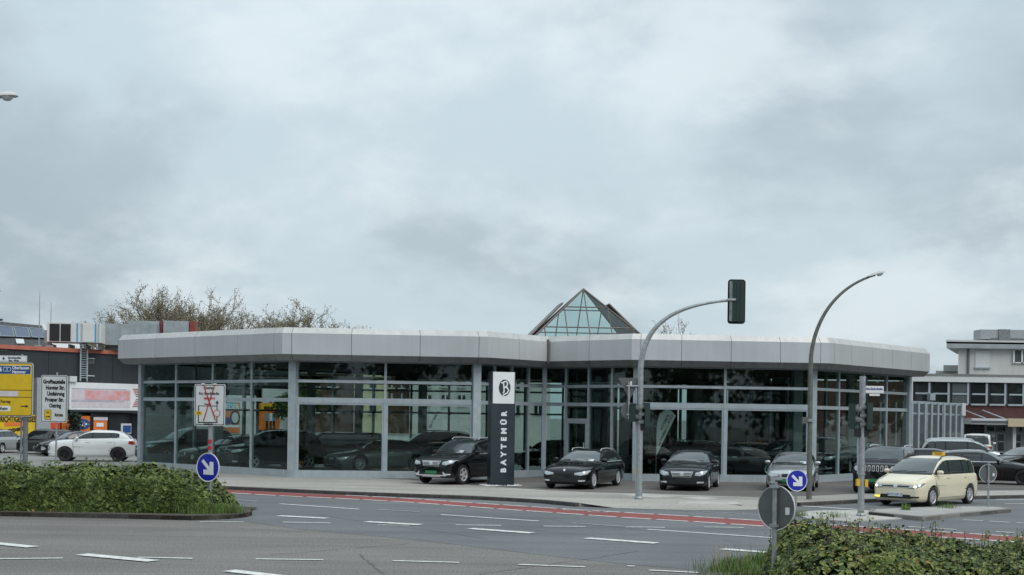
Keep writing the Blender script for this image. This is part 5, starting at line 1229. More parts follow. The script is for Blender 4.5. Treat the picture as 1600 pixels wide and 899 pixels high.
# ------------------------------------------------------------------ shop on the left
shop = thing('electronics_shop', 'dark grey box-shaped electronics shop with red coping left of the showroom', 'shop')
S0 = Vector((-35.05, 92, 0)); SU = dC.copy(); SN = Vector((SU.y, -SU.x, 0)); srz = math.atan2(SU.y, SU.x)
def shop_t(px):   # distance along the facade line under a pixel column
    k = _ur(px, 640)[0] / F; return (k * S0.y - S0.x) / (SU.x - k * SU.y)
def shop_z(px, py):
    d = S0.y + SU.y * shop_t(px); return AT(px, py, d).z
def sp(name, t0, t1, z0, z1, dep, m, out, parent=shop):
    c = S0 + SU * (t0 + t1) / 2 + SN * out; return MB().box((c.x, c.y, (z0 + z1) / 2), (t1 - t0, dep, z1 - z0), srz).build(name, m, parent)
T = shop_t; ztop = shop_z(100, 550); zb_t = shop_z(160, 599); zb_b = shop_z(160, 641)
tE = 34.0
sp('upper_wall', -14, tE, zb_t - .1, ztop, 14, 'shop_dark', -7)
sp('coping', -14.1, tE + .1, ztop, ztop + .28, 14.3, 'coping_red', -7)
sp('ground_floor', -14, tE, SITE, zb_t - .1, 12, 'shop_dark', -6.6)
for k in range(16): sp('wall_joint', -12 + 2.6 * k, -11.96 + 2.6 * k, zb_t, ztop - .02, .02, 'black', .006)
sp('wall_vent', T(134), T(146), shop_z(140, 569), shop_z(140, 562), .06, 'sign_back', .03)
# long white banner with faded print and red fan emblem
bn = sp('banner', T(104), T(216), zb_b, zb_t, .35, 'white_sign', .18)
def bp(t0, t1, z0, z1, m, o=.36): return sp('banner_print', t0, t1, z0, z1, .012, m, o, bn)
H_ = zb_t - zb_b
bp(T(107), T(199), zb_b + H_ * .08, zb_b + H_ * .78, 'sign_pale'); random.seed(12)
mat('print_rose', (0.66, 0.30, 0.28), .5, var=.5, scale=1.4, var2=((.60, .50, .56), (.70, .20, .16)))
mat('print_grey', (0.42, 0.40, 0.46), .5, var=.4, scale=1.2, var2=((.30, .29, .36), (.58, .55, .60)))
bp(T(128), T(198), zb_b + H_ * .38, zb_b + H_ * .72, 'print_rose', .372); bp(T(107), T(190), zb_b + H_ * .30, zb_b + H_ * .37, 'print_grey', .372); bp(T(107), T(193), zb_b + H_ * .76, zb_b + H_ * .79, 'print_grey', .372)
ec = (T(209.5)); ez = zb_b + H_ * .48
for k in range(5):
    w0 = .22 + .13 * k
    for sg in (1, -1):
        bp(ec - w0 * .5, ec + w0 * .5, ez + sg * (.12 + .13 * k) - .03, ez + sg * (.12 + .13 * k) + .03, 'sign_red', .372)
sp('banner_rail', T(104), T(217), zb_b - .16, zb_b - .01, .5, 'shop_dark', .2)
# pale pillar, posters, glazing at street level
sp('pillar', T(52), T(74), SITE, zb_b + 2.2, .5, 'shop_grey', .2)
def poster(px0, px1, py0, py1, m, name='poster', o=.12):
    return sp(name, T(px0), T(px1), shop_z((px0 + px1) / 2, py1), shop_z((px0 + px1) / 2, py0), .06, m, o)
def plet(par, s, size, px, py, m, rot=0.0, o=.165, sx=.8, bold=.01):
    me = text_mesh(s, size, m, .003, bold=bold)
    for v in me.vertices: v.co.x *= sx
    c = S0 + SU * T(px) + SN * o
    me.transform(Matrix.Translation((c.x, c.y, shop_z(px, py))) @ Matrix.Rotation(srz, 4, 'Z') @ Matrix.Rotation(R(90), 4, 'X') @ Matrix.Rotation(rot, 4, 'Z')); return link('lettering', me, par)
yp = poster(-40, 51, 648, 706, 'sign_yellow', 'yellow_poster', .3)
plet(yp, 'RICHTIGE KASSE!', .55, 24, 655.5, 'sign_black', 0, .345, .62, .02)
plet(yp, 'expert', .46, 20, 671, 'sign_black', R(9), .345, 1.0, .02)
pr_ = poster(3, 36, 660, 666, 'sign_orange', 'poster_ribbon', .31); pr_.parent = yp
poster(74, 93, 659, 684, 'sign_orange_red', 'orange_panel', .10)
op = poster(95, 139, 650, 690, 'sign_orange', 'orange_poster', .13)
def disc(par, px, py, rx, rz_, m, o):
    c = S0 + SU * T(px) + SN * o; d = MB(); n = 24
    pts = [(rx * math.cos(2 * math.pi * k / n), rz_ * math.sin(2 * math.pi * k / n)) for k in range(n)]
    d.add([(c.x + SU.x * a, c.y + SU.y * a, shop_z(px, py) + b) for a, b in pts] + [(c.x + SU.x * a - SN.x * .03, c.y + SU.y * a - SN.y * .03, shop_z(px, py) + b) for a, b in pts], [tuple(range(n))] + [(k, (k + 1) % n, n + (k + 1) % n, n + k) for k in range(n)]); return d.build('badge', m, par)
bd = disc(op, 124.5, 663, .78, .40, 'sign_navy', .19); bd2 = disc(op, 124.5, 663, .70, .18, 'white_sign', .20)
plet(op, 'SERVICE', .40, 124.5, 663, 'sign_navy', 0, .215, .95, .02)
plet(op, '- - - - -', .4, 124.5, 677.5, 'white_sign', 0, .18, .9, .02)
for a, b in ((141, 169), (170, 204), (205, 216)):
    sp('shop_window', T(a), T(b), SITE + .3, zb_b - .25, .08, 'window_dark', .02)
dp_ = poster(145, 166, 652, 680, 'sign_orange', 'door_poster', .10); poster(144.5, 166.5, 652, 657, 'sign_pale', 'poster_head', .14).parent = dp_; poster(149, 160, 661, 667, 'white_sign', 'poster_price', .145).parent = dp_
tv = poster(188, 204, 662, 678, 'grey_sign', 'screen_frame', .10); poster(191, 203, 665, 676, 'sign_navy', 'screen', .14).parent = tv
sp('shop_window', T(217), tE - .5, SITE + .3, zb_b - .25, .08, 'window_mid', .02)
sp('white_wall_panel', T(352), T(398), SITE + .2, shop_z(370, 618), .12, 'render_white', .10); sp('white_wall_panel', T(408), T(452), SITE + .2, shop_z(430, 608), .12, 'render_white', .10)
for px0, px1, m in ((300, 345, 'render_white'),): sp('white_wall_panel', T(px0), T(px1), SITE + .2, shop_z(320, 612), .12, m, .10)
w1 = poster(338, 372, 629, 676, 'sign_orange', 'orange_poster', .22); pcy = poster(341, 366, 629, 641, 'sign_cyan', 'poster_head', .255); pcy.parent = w1; plet(w1, 'WIEDER', .62, 354, 636, 'white_sign', 0, .30, .9, .02); poster(340, 371, 664, 668, 'white_sign', 'poster_strip', .26).parent = w1; disc(w1, 364, 653, .5, .62, 'sign_black', .27); disc(w1, 364, 653, .34, .42, 'grey_sign', .29); disc(w1, 352, 658, .42, .3, 'sign_navy', .28)
w2 = poster(402, 434, 630, 672, 'sign_orange', 'orange_poster', .22); poster(404, 432, 631, 641, 'sign_yellow', 'poster_head', .255).parent = w2; plet(w2, 'expert', .52, 418, 637, 'sign_black', 0, .30, .9, .02)
for px, m in ((414, 'sign_cyan'), (420, 'plate_white'), (425, 'sign_cyan')): poster(px - 2, px + 2, 646, 658, m, 'printed_figure', .26).parent = w2; poster(px - 1.6, px + 1.6, 658, 670, 'sign_black', 'printed_figure', .26).parent = w2
# roof plant
def roofbox(nm, lab, cat, px0, px1, py0, py1, d, dep, m, rz=R(20)):
    a, b = AT(px0, py1, d), AT(px1, py0, d); o = thing(nm, lab, cat, ((a.x + b.x) / 2, d, ztop + .28), rz); return o, (b.x - a.x), a.z - ztop - .28, b.z - ztop - .28
o, w_, z0, z1 = roofbox('air_handling_unit', 'white rooftop ventilation unit with two black fan openings on the shop roof', 'ventilation unit', 80, 161, 507, 540, 97, 3, 'unit_white', R(8))
MB().box((0, 0, (z0 + z1) / 2 + .1), (w_, 2.4, z1 - z0 - .2)).build('housing', 'unit_white', o)
for x in (-.36, -.155): MB().box((w_ * x, -1.21, (z0 + z1) / 2 + .08), (w_ * .185, .04, (z1 - z0) * .78)).build('fan_opening', 'black', o)
for x in (.06, .14, .40, .455): MB().box((w_ * x, -1.22, (z0 + z1) / 2 + .08), (w_ * .025, .03, (z1 - z0) * .86)).build('edge_strip', 'sign_cyan' if x in (.06, .40) else 'frame_alu', o)
MB().box((w_ * .27, -1.215, (z0 + z1) / 2 + .08), (w_ * .22, .03, (z1 - z0) * .8)).build('access_door', 'unit_white', o)
for x in (-.45, -.1, .2, .45): MB().box((w_ * x, 0, z0 / 2), (.12, 2.0, max(.1, z0 + .12))).build('foot', 'sign_back', o)
MB().box((-w_ * .54, 0, (z0 + z1) / 2 - .2), (w_ * .08, 1.2, (z1 - z0) * .6)).build('side_box', 'duct', o)
o, w_, z0, z1 = roofbox('roof_duct', 'grey sheet-metal air duct beside the rooftop ventilation unit', 'duct', 158, 246, 508, 540, 99, 2, 'duct', R(6))
MB().box((0, 0, (z0 + z1) / 2), (w_, 1.6, z1 - z0)).build('duct_body', 'duct', o)
for k in range(4): MB().box((-w_ / 2 + w_ * (k + .5) / 4, 0, (z0 + z1) / 2), (.05, 1.66, z1 - z0 + .05)).build('flange', 'galv', o)
MB().box((0, 0, z0 / 2), (w_ * .8, .8, max(.05, z0))).build('support', 'sign_back', o)
for i, (a, b) in enumerate(((205, 262), (258, 306))):
    o, w_, z0, z1 = roofbox('exhaust_hood', ('low red-lipped exhaust hood behind the left fascia edge', 'second red-lipped exhaust hood, right of the first behind the fascia')[i], 'duct', a, b, 503, 520, 101, 2, 'duct', R(6))
    z0 = -.0
    MB().box((-w_ * .10, 0, z1 / 2), (w_ * .8, 1.4, z1)).build('duct_body', 'duct', o)
    m = MB(); m.add([(-w_ * .3, -.71, z1 * .45), (w_ * .45, -.71, z1 * .45), (w_ * .36, -.95, z1 * .15), (-w_ * .22, -.95, z1 * .15), (-w_ * .3, -.70, z1 * .0), (w_ * .45, -.70, z1 * 0)], [(0, 1, 2, 3), (3, 2, 5, 4), (0, 3, 4), (1, 5, 2)]); m.build('red_lip', 'duct_red', o)
    MB().box((w_ * .42, 0, z1 * .55), (w_ * .2, 1.2, z1 * .9)).build('end_hood', 'duct_red', o)
ld = thing('roof_ladder', 'grey steel ladder up the dark shop wall to the roof unit', 'ladder', tuple(S0 + SU * T(127) + SN * .25) , srz)
lz1 = shop_z(127, 520); lz0 = shop_z(127, 596)
for x in (-.27, .27): MB().tube([(x, 0, lz0), (x, 0, lz1)], .06, 6).build('stile', 'frame_alu', ld)
for k in range(17): MB().tube([(-.27, 0, lz0 + .25 + (lz1 - lz0 - .9) * k / 16), (.27, 0, lz0 + .25 + (lz1 - lz0 - .9) * k / 16)], .035, 6).build('rung', 'frame_alu', ld)
for z in (lz0 + .4, ztop - .4, ztop + .9): MB().tube([(.27, 0, z), (.8, -.1, z), (.8, .2, z)], .04, 6).build('guard_rail', 'frame_alu', ld)
for px, y0, lab in ((61, 456, 'taller thin lightning rod on the shop roof'), (79, 473, 'shorter thin lightning rod beside the rooftop unit')):
    d = 96; p = AT(px, 545, d); q = AT(px, y0, d); o = thing('lightning_rod', lab, 'rod', (p.x, d, ztop + .2)); MB().tube([(0, 0, 0), (0, 0, q.z - ztop - .2)], [.05, .02], 6).build('rod', 'galv', o); MB().box((0, 0, .15), (.5, .5, .2)).build('foot', 'concrete', o)
ch = disc  # pale dome light over the banner
dm = sp('dome_lamp', T(104) - .1, T(113), zb_t + .02, zb_t + .42, .5, 'unit_white', .3)
# house with solar panels behind the shop
hs = thing('house', 'house with dark tiled roof and solar panels behind the shop at left', 'house'); dd = 112
e0, e1, r0, r1 = AT(-60, 545, dd), AT(82, 545, dd), AT(-60, 497, dd + 5), AT(66, 509, dd + 5)
MB().box(((e0.x + e1.x) / 2, dd + 5, e0.z / 2), (e1.x - e0.x, 9.6, e0.z - .05)).build('wall', 'render_grey', hs)
rf = MB().add([e0, e1, r1, r0, e0 + Vector((0, 0, -.15)), e1 + Vector((0, 0, -.15)), r1 + Vector((0, 0, -.15)), r0 + Vector((0, 0, -.15))], [(0, 1, 2, 3), (7, 6, 5, 4), (0, 4, 5, 1), (1, 5, 6, 2), (2, 6, 7, 3), (3, 7, 4, 0)]).build('roof', 'roof_tile', hs)
b0, b1 = r0 + Vector((0, 5, -5)), r1 + Vector((0, 5, -5)); MB().add([r0, r1, b1, b0], [(0, 1, 2, 3)]).build('roof', 'roof_tile', hs)
MB().tube([e1 + Vector((.05, 0, 0)), r1 + Vector((.05, 0, .05))], .16, 6).build('verge', 'render_grey', hs)
nrm = (e1 - e0).cross(r0 - e0).normalized()
for k in range(5):
    u0, u1 = .08 + .185 * k, .08 + .185 * k + .165
    q = [e0.lerp(e1, u0).lerp(r0.lerp(r1, u0), .40), e0.lerp(e1, u1).lerp(r0.lerp(r1, u1), .40), e0.lerp(e1, u1).lerp(r0.lerp(r1, u1), .78), e0.lerp(e1, u0).lerp(r0.lerp(r1, u0), .78)]
    vs = [x + nrm * .05 for x in q] + [x + nrm * .14 for x in q]; pn = MB().add(vs, [(4, 5, 6, 7), (0, 4, 5, 1), (1, 5, 6, 2), (2, 6, 7, 3), (3, 7, 4, 0)]).build('solar_panel', 'solar', rf)
    for a in range(4): MB().tube([vs[4 + a], vs[4 + (a + 1) % 4]], .05, 4).build('panel_frame', 'frame_alu_b', pn) if k < 5 else None
for u_ in (.18, .62): 
    q = [e0.lerp(e1, u_).lerp(r0.lerp(r1, u_), .16), e0.lerp(e1, u_ + .09).lerp(r0.lerp(r1, u_ + .09), .16), e0.lerp(e1, u_ + .09).lerp(r0.lerp(r1, u_ + .09), .33), e0.lerp(e1, u_).lerp(r0.lerp(r1, u_), .33)]
    MB().add([x + nrm * .02 for x in q] + [x + nrm * .10 for x in q], [(4, 5, 6, 7), (0, 4, 5, 1), (1, 5, 6, 2), (2, 6, 7, 3), (3, 7, 4, 0)]).build('roof_window', 'grey_sign', rf)

# ------------------------------------------------------------------ brick building on the right
rb = thing('brick_office_building', 'low red-brick office building with strip windows at right', 'building')
RD = 95.0
a5 = R(2); RU = Vector((math.cos(a5), math.sin(a5), 0)); RN = Vector((RU.y, -RU.x, 0)); RO = Vector((XD(1411, 640, RD), RD, 0))
def rt(px):
    k = _ur(px, 640)[0] / F; return (k * RO.y - RO.x) / (RU.x - k * RU.y)
def rz_(px, py): return AT(px, py, RO.y + RU.y * rt(px)).z
def rp(name, t0, t1, z0, z1, dep, m, out, parent=rb):
    c = RO + RU * (t0 + t1) / 2 + RN * out; return MB().box((c.x, c.y, (z0 + z1) / 2), (t1 - t0, dep, z1 - z0), a5).build(name, m, parent)
tR = 26.0; zw0, zw1, zf, zcan = rz_(1500, 632), rz_(1500, 598.5), rz_(1500, 588), rz_(1500, 653.5)
rp('brick_wall', -9, tR, SITE, zf - .45, 11, 'brick', -5.5)
rp('roof_slab', -9.2, tR + .2, zf - .02, zf + .14, 11.6, 'roof_felt', -5.5)
rp('white_fascia', rt(1424) - .1, tR, zw1 + .05, zf - .02, .35, 'render_white', .1)
rp('window_band_back', rt(1424), tR, zw0 - .05, zw1 + .05, .05, 'shop_dark', .02)
rp('white_pier', rt(1424) - .35, rt(1424), rz_(1424, 627), zf - .04, .3, 'render_white', .12)
pxs = [1427, 1455, 1485, 1515.5, 1544.5, 1573.5, 1602, 1630]
for k in range(len(pxs) - 1):
    t0, t1 = rt(pxs[k]) + .08, rt(pxs[k + 1]) - .25
    w_ = rp('window', t0, t1, zw0 + .05, zw1 - .02, .08, 'window_mid' if k in (2,) else 'window_dark', .07)
    for nm, u0, u1, z0, z1 in (('frame', t0 - .06, t1 + .06, zw0 - .06, zw0 + .06), ('frame', t1 - .02, t1 + .12, zw0 + .061, zw1), ('frame', t0 + .01, t1 - .021, (zw0 + zw1) / 2 - .08, (zw0 + zw1) / 2 + .03)):
        rp(nm, u0, u1, z0, z1, .12, 'frame_alu', .09, w_)
rp('canopy', rt(1505), tR, zcan - .42, zcan, 1.6, 'render_white', .8)
rp('canopy_gutter', rt(1505), tR, zcan - .30, zcan - .16, .06, 'sign_back', 1.64)
for a, b in ((1506, 1527), (1534, 1556)):
    c0 = RO + RU * rt(a) + RN * .1; c1 = RO + RU * rt(b) + RN * 1.5; MB().tube([(c0.x, c0.y, rz_(a, 641)), (c1.x, c1.y, zcan + .02)], .04, 6).build('stay_rod', 'frame_alu', rb)
rp('faded_sign', rt(1560), rt(1590), zcan - .55, zcan + .02, .12, 'globe', 1.72)
gz = zcan - .43
rp('gate_opening', rt(1506), rt(1536), SITE, gz - .1, .2, 'black', .0)
rp('grey_front', rt(1537), tR, SITE, gz, .3, 'door_grey', .05)
for a, b, m in ((1541, 1552, 'window_dark'), (1554.5, 1569, 'window_dark'), (1582, 1595, 'window_dark'), (1602, 1620, 'window_dark')):
    d_ = rp('door', rt(a), rt(b), SITE + .1, rz_((a + b) / 2, 676), .12, 'frame_alu_b', .22); rp('door_pane', rt(a) + .12, rt(b) - .12, SITE + .7, rz_((a + b) / 2, 678.5), .04, m, .30, d_)
    rp('door_rail', rt(a) + .121, rt(b) - .121, SITE + 1.3, SITE + 1.38, .05, 'frame_alu', .31, d_)
    rp('transom_window', rt(a), rt(b), rz_((a + b) / 2, 674), rz_((a + b) / 2, 667), .06, m, .21)
for px in (1573.5, 1599): rp('post', rt(px), rt(px) + .22, SITE, gz + .02, .2, 'render_white', 1.0)
def rlet(par, s, size, px, py, m, o):
    me = text_mesh(s, size, m, .003, bold=.01); c = RO + RU * rt(px) + RN * o
    me.transform(Matrix.Translation((c.x, c.y, rz_(px, py))) @ Matrix.Rotation(a5, 4, 'Z') @ Matrix.Rotation(R(90), 4, 'X')); return link('lettering', me, par)
rlet(rb, '009', .34, 1547, 681.5, 'white_sign', .34)
# brick side part, wall lamp
rp('roof_vent', rt(1446), rt(1454), rz_(1450, 626), rz_(1450, 615), .7, 'frame_alu', 4.2 - 3.6)
rp('wall_lamp', rt(1416.5), rt(1421), rz_(1419, 611), rz_(1419, 606), .3, 'white_sign', .15)
# set-back storey
up = thing('upper_storey', 'pale grey rendered set-back storey above the brick office building', 'building'); UD = 103
def ub(name, px0, px1, py0, py1, dep, m, d=UD, parent=up, out=0):
    a, b = AT(px0, py1, d), AT(px1, py0, d); sk = .42 * dep if dep > 1 else 0
    return MB().prism([(a.x - .42 * out, d - out), (b.x, d - out), (b.x, d + dep - out), (a.x + sk - .42 * out, d + dep - out)], a.z, b.z).build(name, m, parent)
ub('wall', 1497, 1680, 542, 600, 8, 'render_grey'); ub('roof_edge', 1480, 1690, 537.6, 544.5, 8.9, 'duct', out=.55); ub('roof_top', 1479.5, 1690, 534.5, 537.5, 9.2, 'render_grey', out=.55)
ub('downpipe', 1512, 1514, 545, 592, .15, 'sign_back', out=.16)
w_ = ub('shuttered_window', 1524, 1546, 549, 574, .2, 'render_white', out=.06); ub('sill', 1523, 1547, 574.2, 576, .25, 'frame_alu', parent=w_, out=.15)
w_ = ub('window', 1583, 1612, 546, 568, .2, 'window_mid', out=.08)
for a, b, c, d in ((1583, 1584.6, 546, 568), (1596, 1597.5, 546, 568), (1584.7, 1612, 546, 547.3), (1584.7, 1612, 566.6, 568)): ub('frame', a, b, c, d, .1, 'white_paint', parent=w_, out=.16)
ub('low_block', 1462, 1497, 580, 600, 6, 'render_grey', d=107); ub('parapet', 1474, 1497, 571, 580, 3, 'render_grey', d=106.6)
dk = thing('roof_duct', 'grey ventilation duct on legs on the set-back storey roof', 'duct'); UDd = 104
def db(name, px0, px1, py0, py1, dep, m, out=0):
    a, b = AT(px0, py1, UDd), AT(px1, py0, UDd); return MB().box(((a.x + b.x) / 2, UDd + dep / 2 - out, (a.z + b.z) / 2), (b.x - a.x, dep, b.z - a.z)).build(name, m, dk)
db('duct_body', 1532, 1680, 517, 530, 1.6, 'galv'); db('duct_hood', 1560, 1578, 515, 531.5, 1.7, 'galv_dark', .1); db('base_frame', 1548, 1680, 530.4, 532.6, 1.8, 'sign_back', .05)
for px in (1531.5, 1546, 1553, 1567, 1577, 1590, 1605): db('leg', px, px + 1.2, 531, 537, .1, 'galv', 0)
# tall white bar screen beside it
sc = thing('bar_screen', 'tall white steel bar screen between showroom and brick building', 'fence'); SD = 86.0
def sb(name, px0, py0, px1, py1, d, w_): 
    a, b = AT(px0, py1, d), AT(px1, py0, d); return MB().box(((a.x + b.x) / 2, d, (a.z + b.z) / 2), (max(w_, b.x - a.x), w_, max(w_, b.z - a.z))).build(name, 'frame_alu', sc)
zg = G(1450, 718, SITE)
for k, px in enumerate((1412.3, 1415.5, 1425.8, 1436, 1446.5, 1456.5, 1466.4, 1476, 1485.4, 1494.4, 1503.6)):
    a = AT(px, 627 + k * .45, SD); MB().box((a.x, SD, (a.z + SITE) / 2), (.10 if k < 10 else .16, .10, a.z - SITE)).build('bar', 'frame_alu', sc)
for y0, y1, hh in ((628, 632.5, .16), (645.5, 648.5, .12)):
    a, b = AT(1412, y0, SD + .12), AT(1504, y1, SD + .12); u_ = b - a
    MB().box((a + u_ / 2), (u_.length, .1, hh), M=Matrix.Rotation(math.atan2(-u_.z, u_.x), 3, 'Y')).build('rail', 'frame_alu', sc)
MB().box(AT(1505.5, 640, SD - .1), (.22, .2, .8)).build('end_box', 'render_white', sc)
MB().box(((AT(1412,640,SD+5.2).x + AT(1506,640,SD+5.2).x) / 2, SD + 5.2, 2.1), (AT(1506,640,SD+5.2).x - AT(1412,640,SD+5.2).x, .3, 4.0)).build('glazed_wall', 'window_mid', sc)
for k in range(5): MB().box((AT(1412,640,SD).x - .1 + 1.05 * k, SD + 5.0, 2.1), (.10, .1, 4.0)).build('glazing_post', 'frame_alu_b', sc)
gl = thing('globe_lamp', 'cream globe lamp on a thin post by the white bar screen', 'lamp', (XD(1414.5, 650, 84), 84, SITE)); gz_ = AT(1414.5, 651, 84).z - SITE
MB().tube([(0, 0, 0), (0, 0, gz_)], .05, 8).build('post', 'frame_alu', gl); MB().lathe([(.30 * math.sin(math.pi * k / 10) + .001, gz_ - .30 * math.cos(math.pi * k / 10)) for k in range(11)], 'z', 16).build('globe', 'globe', gl, True)
# ------------------------------------------------------------------ houses seen through the glass
def house(name, lab, px0, px1, py0, d, m, wins, dep=8, roof=None, wm='window_dark'):
    h = thing(name, lab, 'house'); a, b = AT(px0, py0, d), AT(px1, py0, d)
    MB().box(((a.x + b.x) / 2, d + dep / 2, (a.z + SITE) / 2), (b.x - a.x, dep, a.z - SITE)).build('wall', m, h)
    MB().box(((a.x + b.x) / 2, d + dep / 2, a.z + .1), (b.x - a.x + .4, dep + .4, .18)).build('roof', 'roof_felt', h)
    for x0, x1, y0, y1 in wins:
        p, q = AT(x0, y1, d), AT(x1, y0, d); w_ = MB().box(((p.x + q.x) / 2, d - .03, (p.z + q.z) / 2), (q.x - p.x, .1, q.z - p.z)).build('window', wm, h)
        MB().box(((p.x + q.x) / 2, d - .10, p.z - .06), (q.x - p.x + .2, .14, .1)).build('sill', 'render_white', w_); MB().box(((p.x + q.x) / 2, d - .09, (p.z + q.z) / 2), (.08, .03, q.z - p.z)).build('glazing_bar', 'white_paint', w_)
    return h
house('house', 'brown brick house seen through the left showroom glass', 474, 556, 584, 110, 'brick_brown', [(487, 499, 592, 604), (514, 528, 592, 604), (487, 499, 630, 644), (514, 528, 630, 644)])
house('house', 'cream rendered house seen through the left showroom glass', 553.5, 600, 582, 108, 'render_cream', [(560, 568, 592, 606), (578, 588, 592, 606), (560, 568, 628, 646), (578, 588, 628, 646)])
house('house', 'dark brick house with pale window frames seen through the showroom glass', 603, 640, 582, 112, 'brick_brown', [(609, 616, 595, 606), (624, 632, 595, 606), (609, 616, 615, 628), (624, 632, 615, 628)], wm='window_mid')
house('house', 'pale rendered house seen through the glass left of the corner pillar', 640.5, 735, 584, 111, 'render_grey', [(662, 674, 592, 604), (690, 702, 592, 604), (662, 674, 618, 632), (690, 702, 618, 632), (716, 727, 618, 632), (716, 727, 592, 604)])
house('house', 'pale house seen beyond the recessed entrance glass', 752, 860, 588, 113, 'render_grey', [(770, 782, 596, 608), (800, 812, 596, 608), (770, 782, 632, 646), (800, 812, 632, 646), (835, 847, 632, 646)])
wl = thing('garden_wall', 'white garden wall seen through the showroom glass', 'wall'); a, b = AT(462, 678, 98), AT(735, 682, 100)
MB().box(((a.x + b.x) / 2, 99, (a.z + SITE) / 2), (b.x - a.x, .3, a.z - SITE)).build('wall_face', 'render_white', wl); MB().box(((a.x + b.x) / 2, 99, a.z + .05), (b.x - a.x + .1, .4, .1)).build('coping', 'concrete', wl)

# ------------------------------------------------------------------ vegetation
def leaf(vs, fs, ms, p, n, s, mi, ang):
    """folded five-point leaf"""
    n = n.normalized(); a = Vector((0, 0, 1)) if abs(n.z) < .9 else Vector((1, 0, 0)); u = n.cross(a).normalized(); v = n.cross(u)
    c, sn = math.cos(ang), math.sin(ang); u, v = u * c + v * sn, v * c - u * sn; o = len(vs)
    vs += [p - v * s * .5, p + u * s * .45 + n * s * .12 - v * s * .05, p + u * s * .30 + v * s * .35 + n * s * .05, p + v * s * .6 - n * s * .06, p - u * s * .30 + v * s * .35 + n * s * .05, p - u * s * .45 + n * s * .12 - v * s * .05]
    fs += [(o, o + 1, o + 2, o + 3), (o, o + 3, o + 4, o + 5)]; ms += [mi, mi]
def raw(name, vs, fs, ms, mats, parent):
    me = bpy.data.meshes.new(name); me.from_pydata([tuple(v) for v in vs], [], fs)
    for k in mats: me.materials.append(MATS[k])
    me.polygons.foreach_set('material_index', ms); me.update(); return link(name, me, parent)
def hedge(label, hfun, xr, yr, count, size, seed, front_y=None, spikes=40, flank='y', pf=.5, mats=('leaf_a', 'leaf_b', 'leaf_c', 'leaf_d'), wts=(.44, .31, .25, .0), low=.12):
    """foliage over a mound: hfun(x,y) is its height; leaves sit in clumps on top and sides and stick out unevenly"""
    random.seed(seed); t = thing('hedge', label, 'hedge'); vs, fs, ms = [], [], []
    x0, x1 = xr; y0, y1 = yr; n = 0; tries = 0
    while n < count and tries < count * 6:
        tries += 1
        side = random.random() < pf
        x = random.uniform(x0, x1); y = y0 + (y1 - y0) * (random.random() ** 1.7)
        if side:
            if flank == 'y': a_, b_ = y0, (y0 + y1) / 2; hm = hfun(x, b_)
            else: y = random.uniform(y0, y1); a_, b_ = x0, x0 + 2.2; hm = hfun(b_, y)
            if hm < .15: continue
            zt_ = random.uniform(low, hm)
            for _ in range(9):
                m_ = (a_ + b_) / 2; hv = hfun(x, m_) if flank == 'y' else hfun(m_, y)
                if hv < zt_: a_ = m_
                else: b_ = m_
            if flank == 'y': y = b_
            else: x = b_
        h = hfun(x, y)
        if h < .12: continue
        e = .06; gx = (hfun(x + e, y) - hfun(x - e, y)) / (2 * e); gy = (hfun(x, y + e) - hfun(x, y - e)) / (2 * e)
        nz_ = Vector((-gx, -gy, 1)).normalized()
        if side: nz_ = (nz_ + Vector((0, -.5, .2) if flank == 'y' else (-.4, -.3, .2))).normalized()
        cl = noise.noise(Vector((x * 1.7, y * 1.7 + (zt_ * 1.7 if side else 0), seed))) * .16 + noise.noise(Vector((x * 5, y * 5 + (zt_ * 5 if side else 0), seed + 3))) * .09
        if noise.noise(Vector((x * 3.1, y * 3.1, (zt_ if side else h) * 3.1 + seed))) < -.18 and random.random() < .8: continue
        z = (zt_ if side else h + cl * .6) - abs(random.gauss(0, .05))
        p = Vector((x, y, z + .0)) + nz_ * (cl * .5)
        nn = (nz_ + Vector((random.gauss(0, .55), random.gauss(-.25, .5), random.gauss(.25, .45))))
        q = noise.noise(Vector((x * .9, y * .9, z * 2 + seed * 2))); r_ = random.random() + q * .35 + (0 if side else .12); mi = 0; acc = 0
        for k, w_ in enumerate(wts):
            acc += w_
            if r_ < acc: mi = k; break
            mi = k if k < 3 else (3 if random.random() < .06 else 2)
        leaf(vs, fs, ms, p, nn, size * random.choice((.55, .8, 1.0, 1.25, 1.6)) * random.uniform(.85, 1.15), mi, random.uniform(0, 6.28)); n += 1
    st = MB()
    for k in range(spikes):   # shoots standing above the clipped top
        x = random.uniform(x0 + .3, x1 - .3); y = random.uniform(y0 + .3, y1 - .3); h = hfun(x, y)
        if h < .5: continue
        L_ = random.uniform(.08, .30); top_ = Vector((x + random.gauss(0, .06), y + random.gauss(0, .06), h + L_)); b_ = Vector((x, y, h - .3))
        st.tube([b_, (b_ + top_) / 2 + Vector((random.gauss(0, .02), 0, 0)), top_], [.008, .006, .004], 4)
        for j in range(random.randint(5, 10)):
            f = random.uniform(.55, 1.02); leaf(vs, fs, ms, b_.lerp(top_, f) + Vector((random.gauss(0, .05), random.gauss(0, .05), 0)), Vector((random.gauss(0, .6), random.gauss(-.3, .6), .8)), size * random.uniform(.6, 1.1), random.choice((0, 2, 2, 2) if random.random() < .6 else (0, 1)), random.uniform(0, 6.28))
    raw('foliage', vs, fs, ms, mats, t)
    if st.v: tag(st.build('shoots', 'bark', t), kind='stuff')
    # woody core under the leaves
    core = MB(); nx, ny = max(2, int((x1 - x0) / .25)), max(2, int((y1 - y0) / .25))
    def ch_(x, y): return max(.05, min(hfun(x, y), hfun(x, y - .32), hfun(x, y + .2), hfun(x - .3, y), hfun(x + .3, y)) - .12)
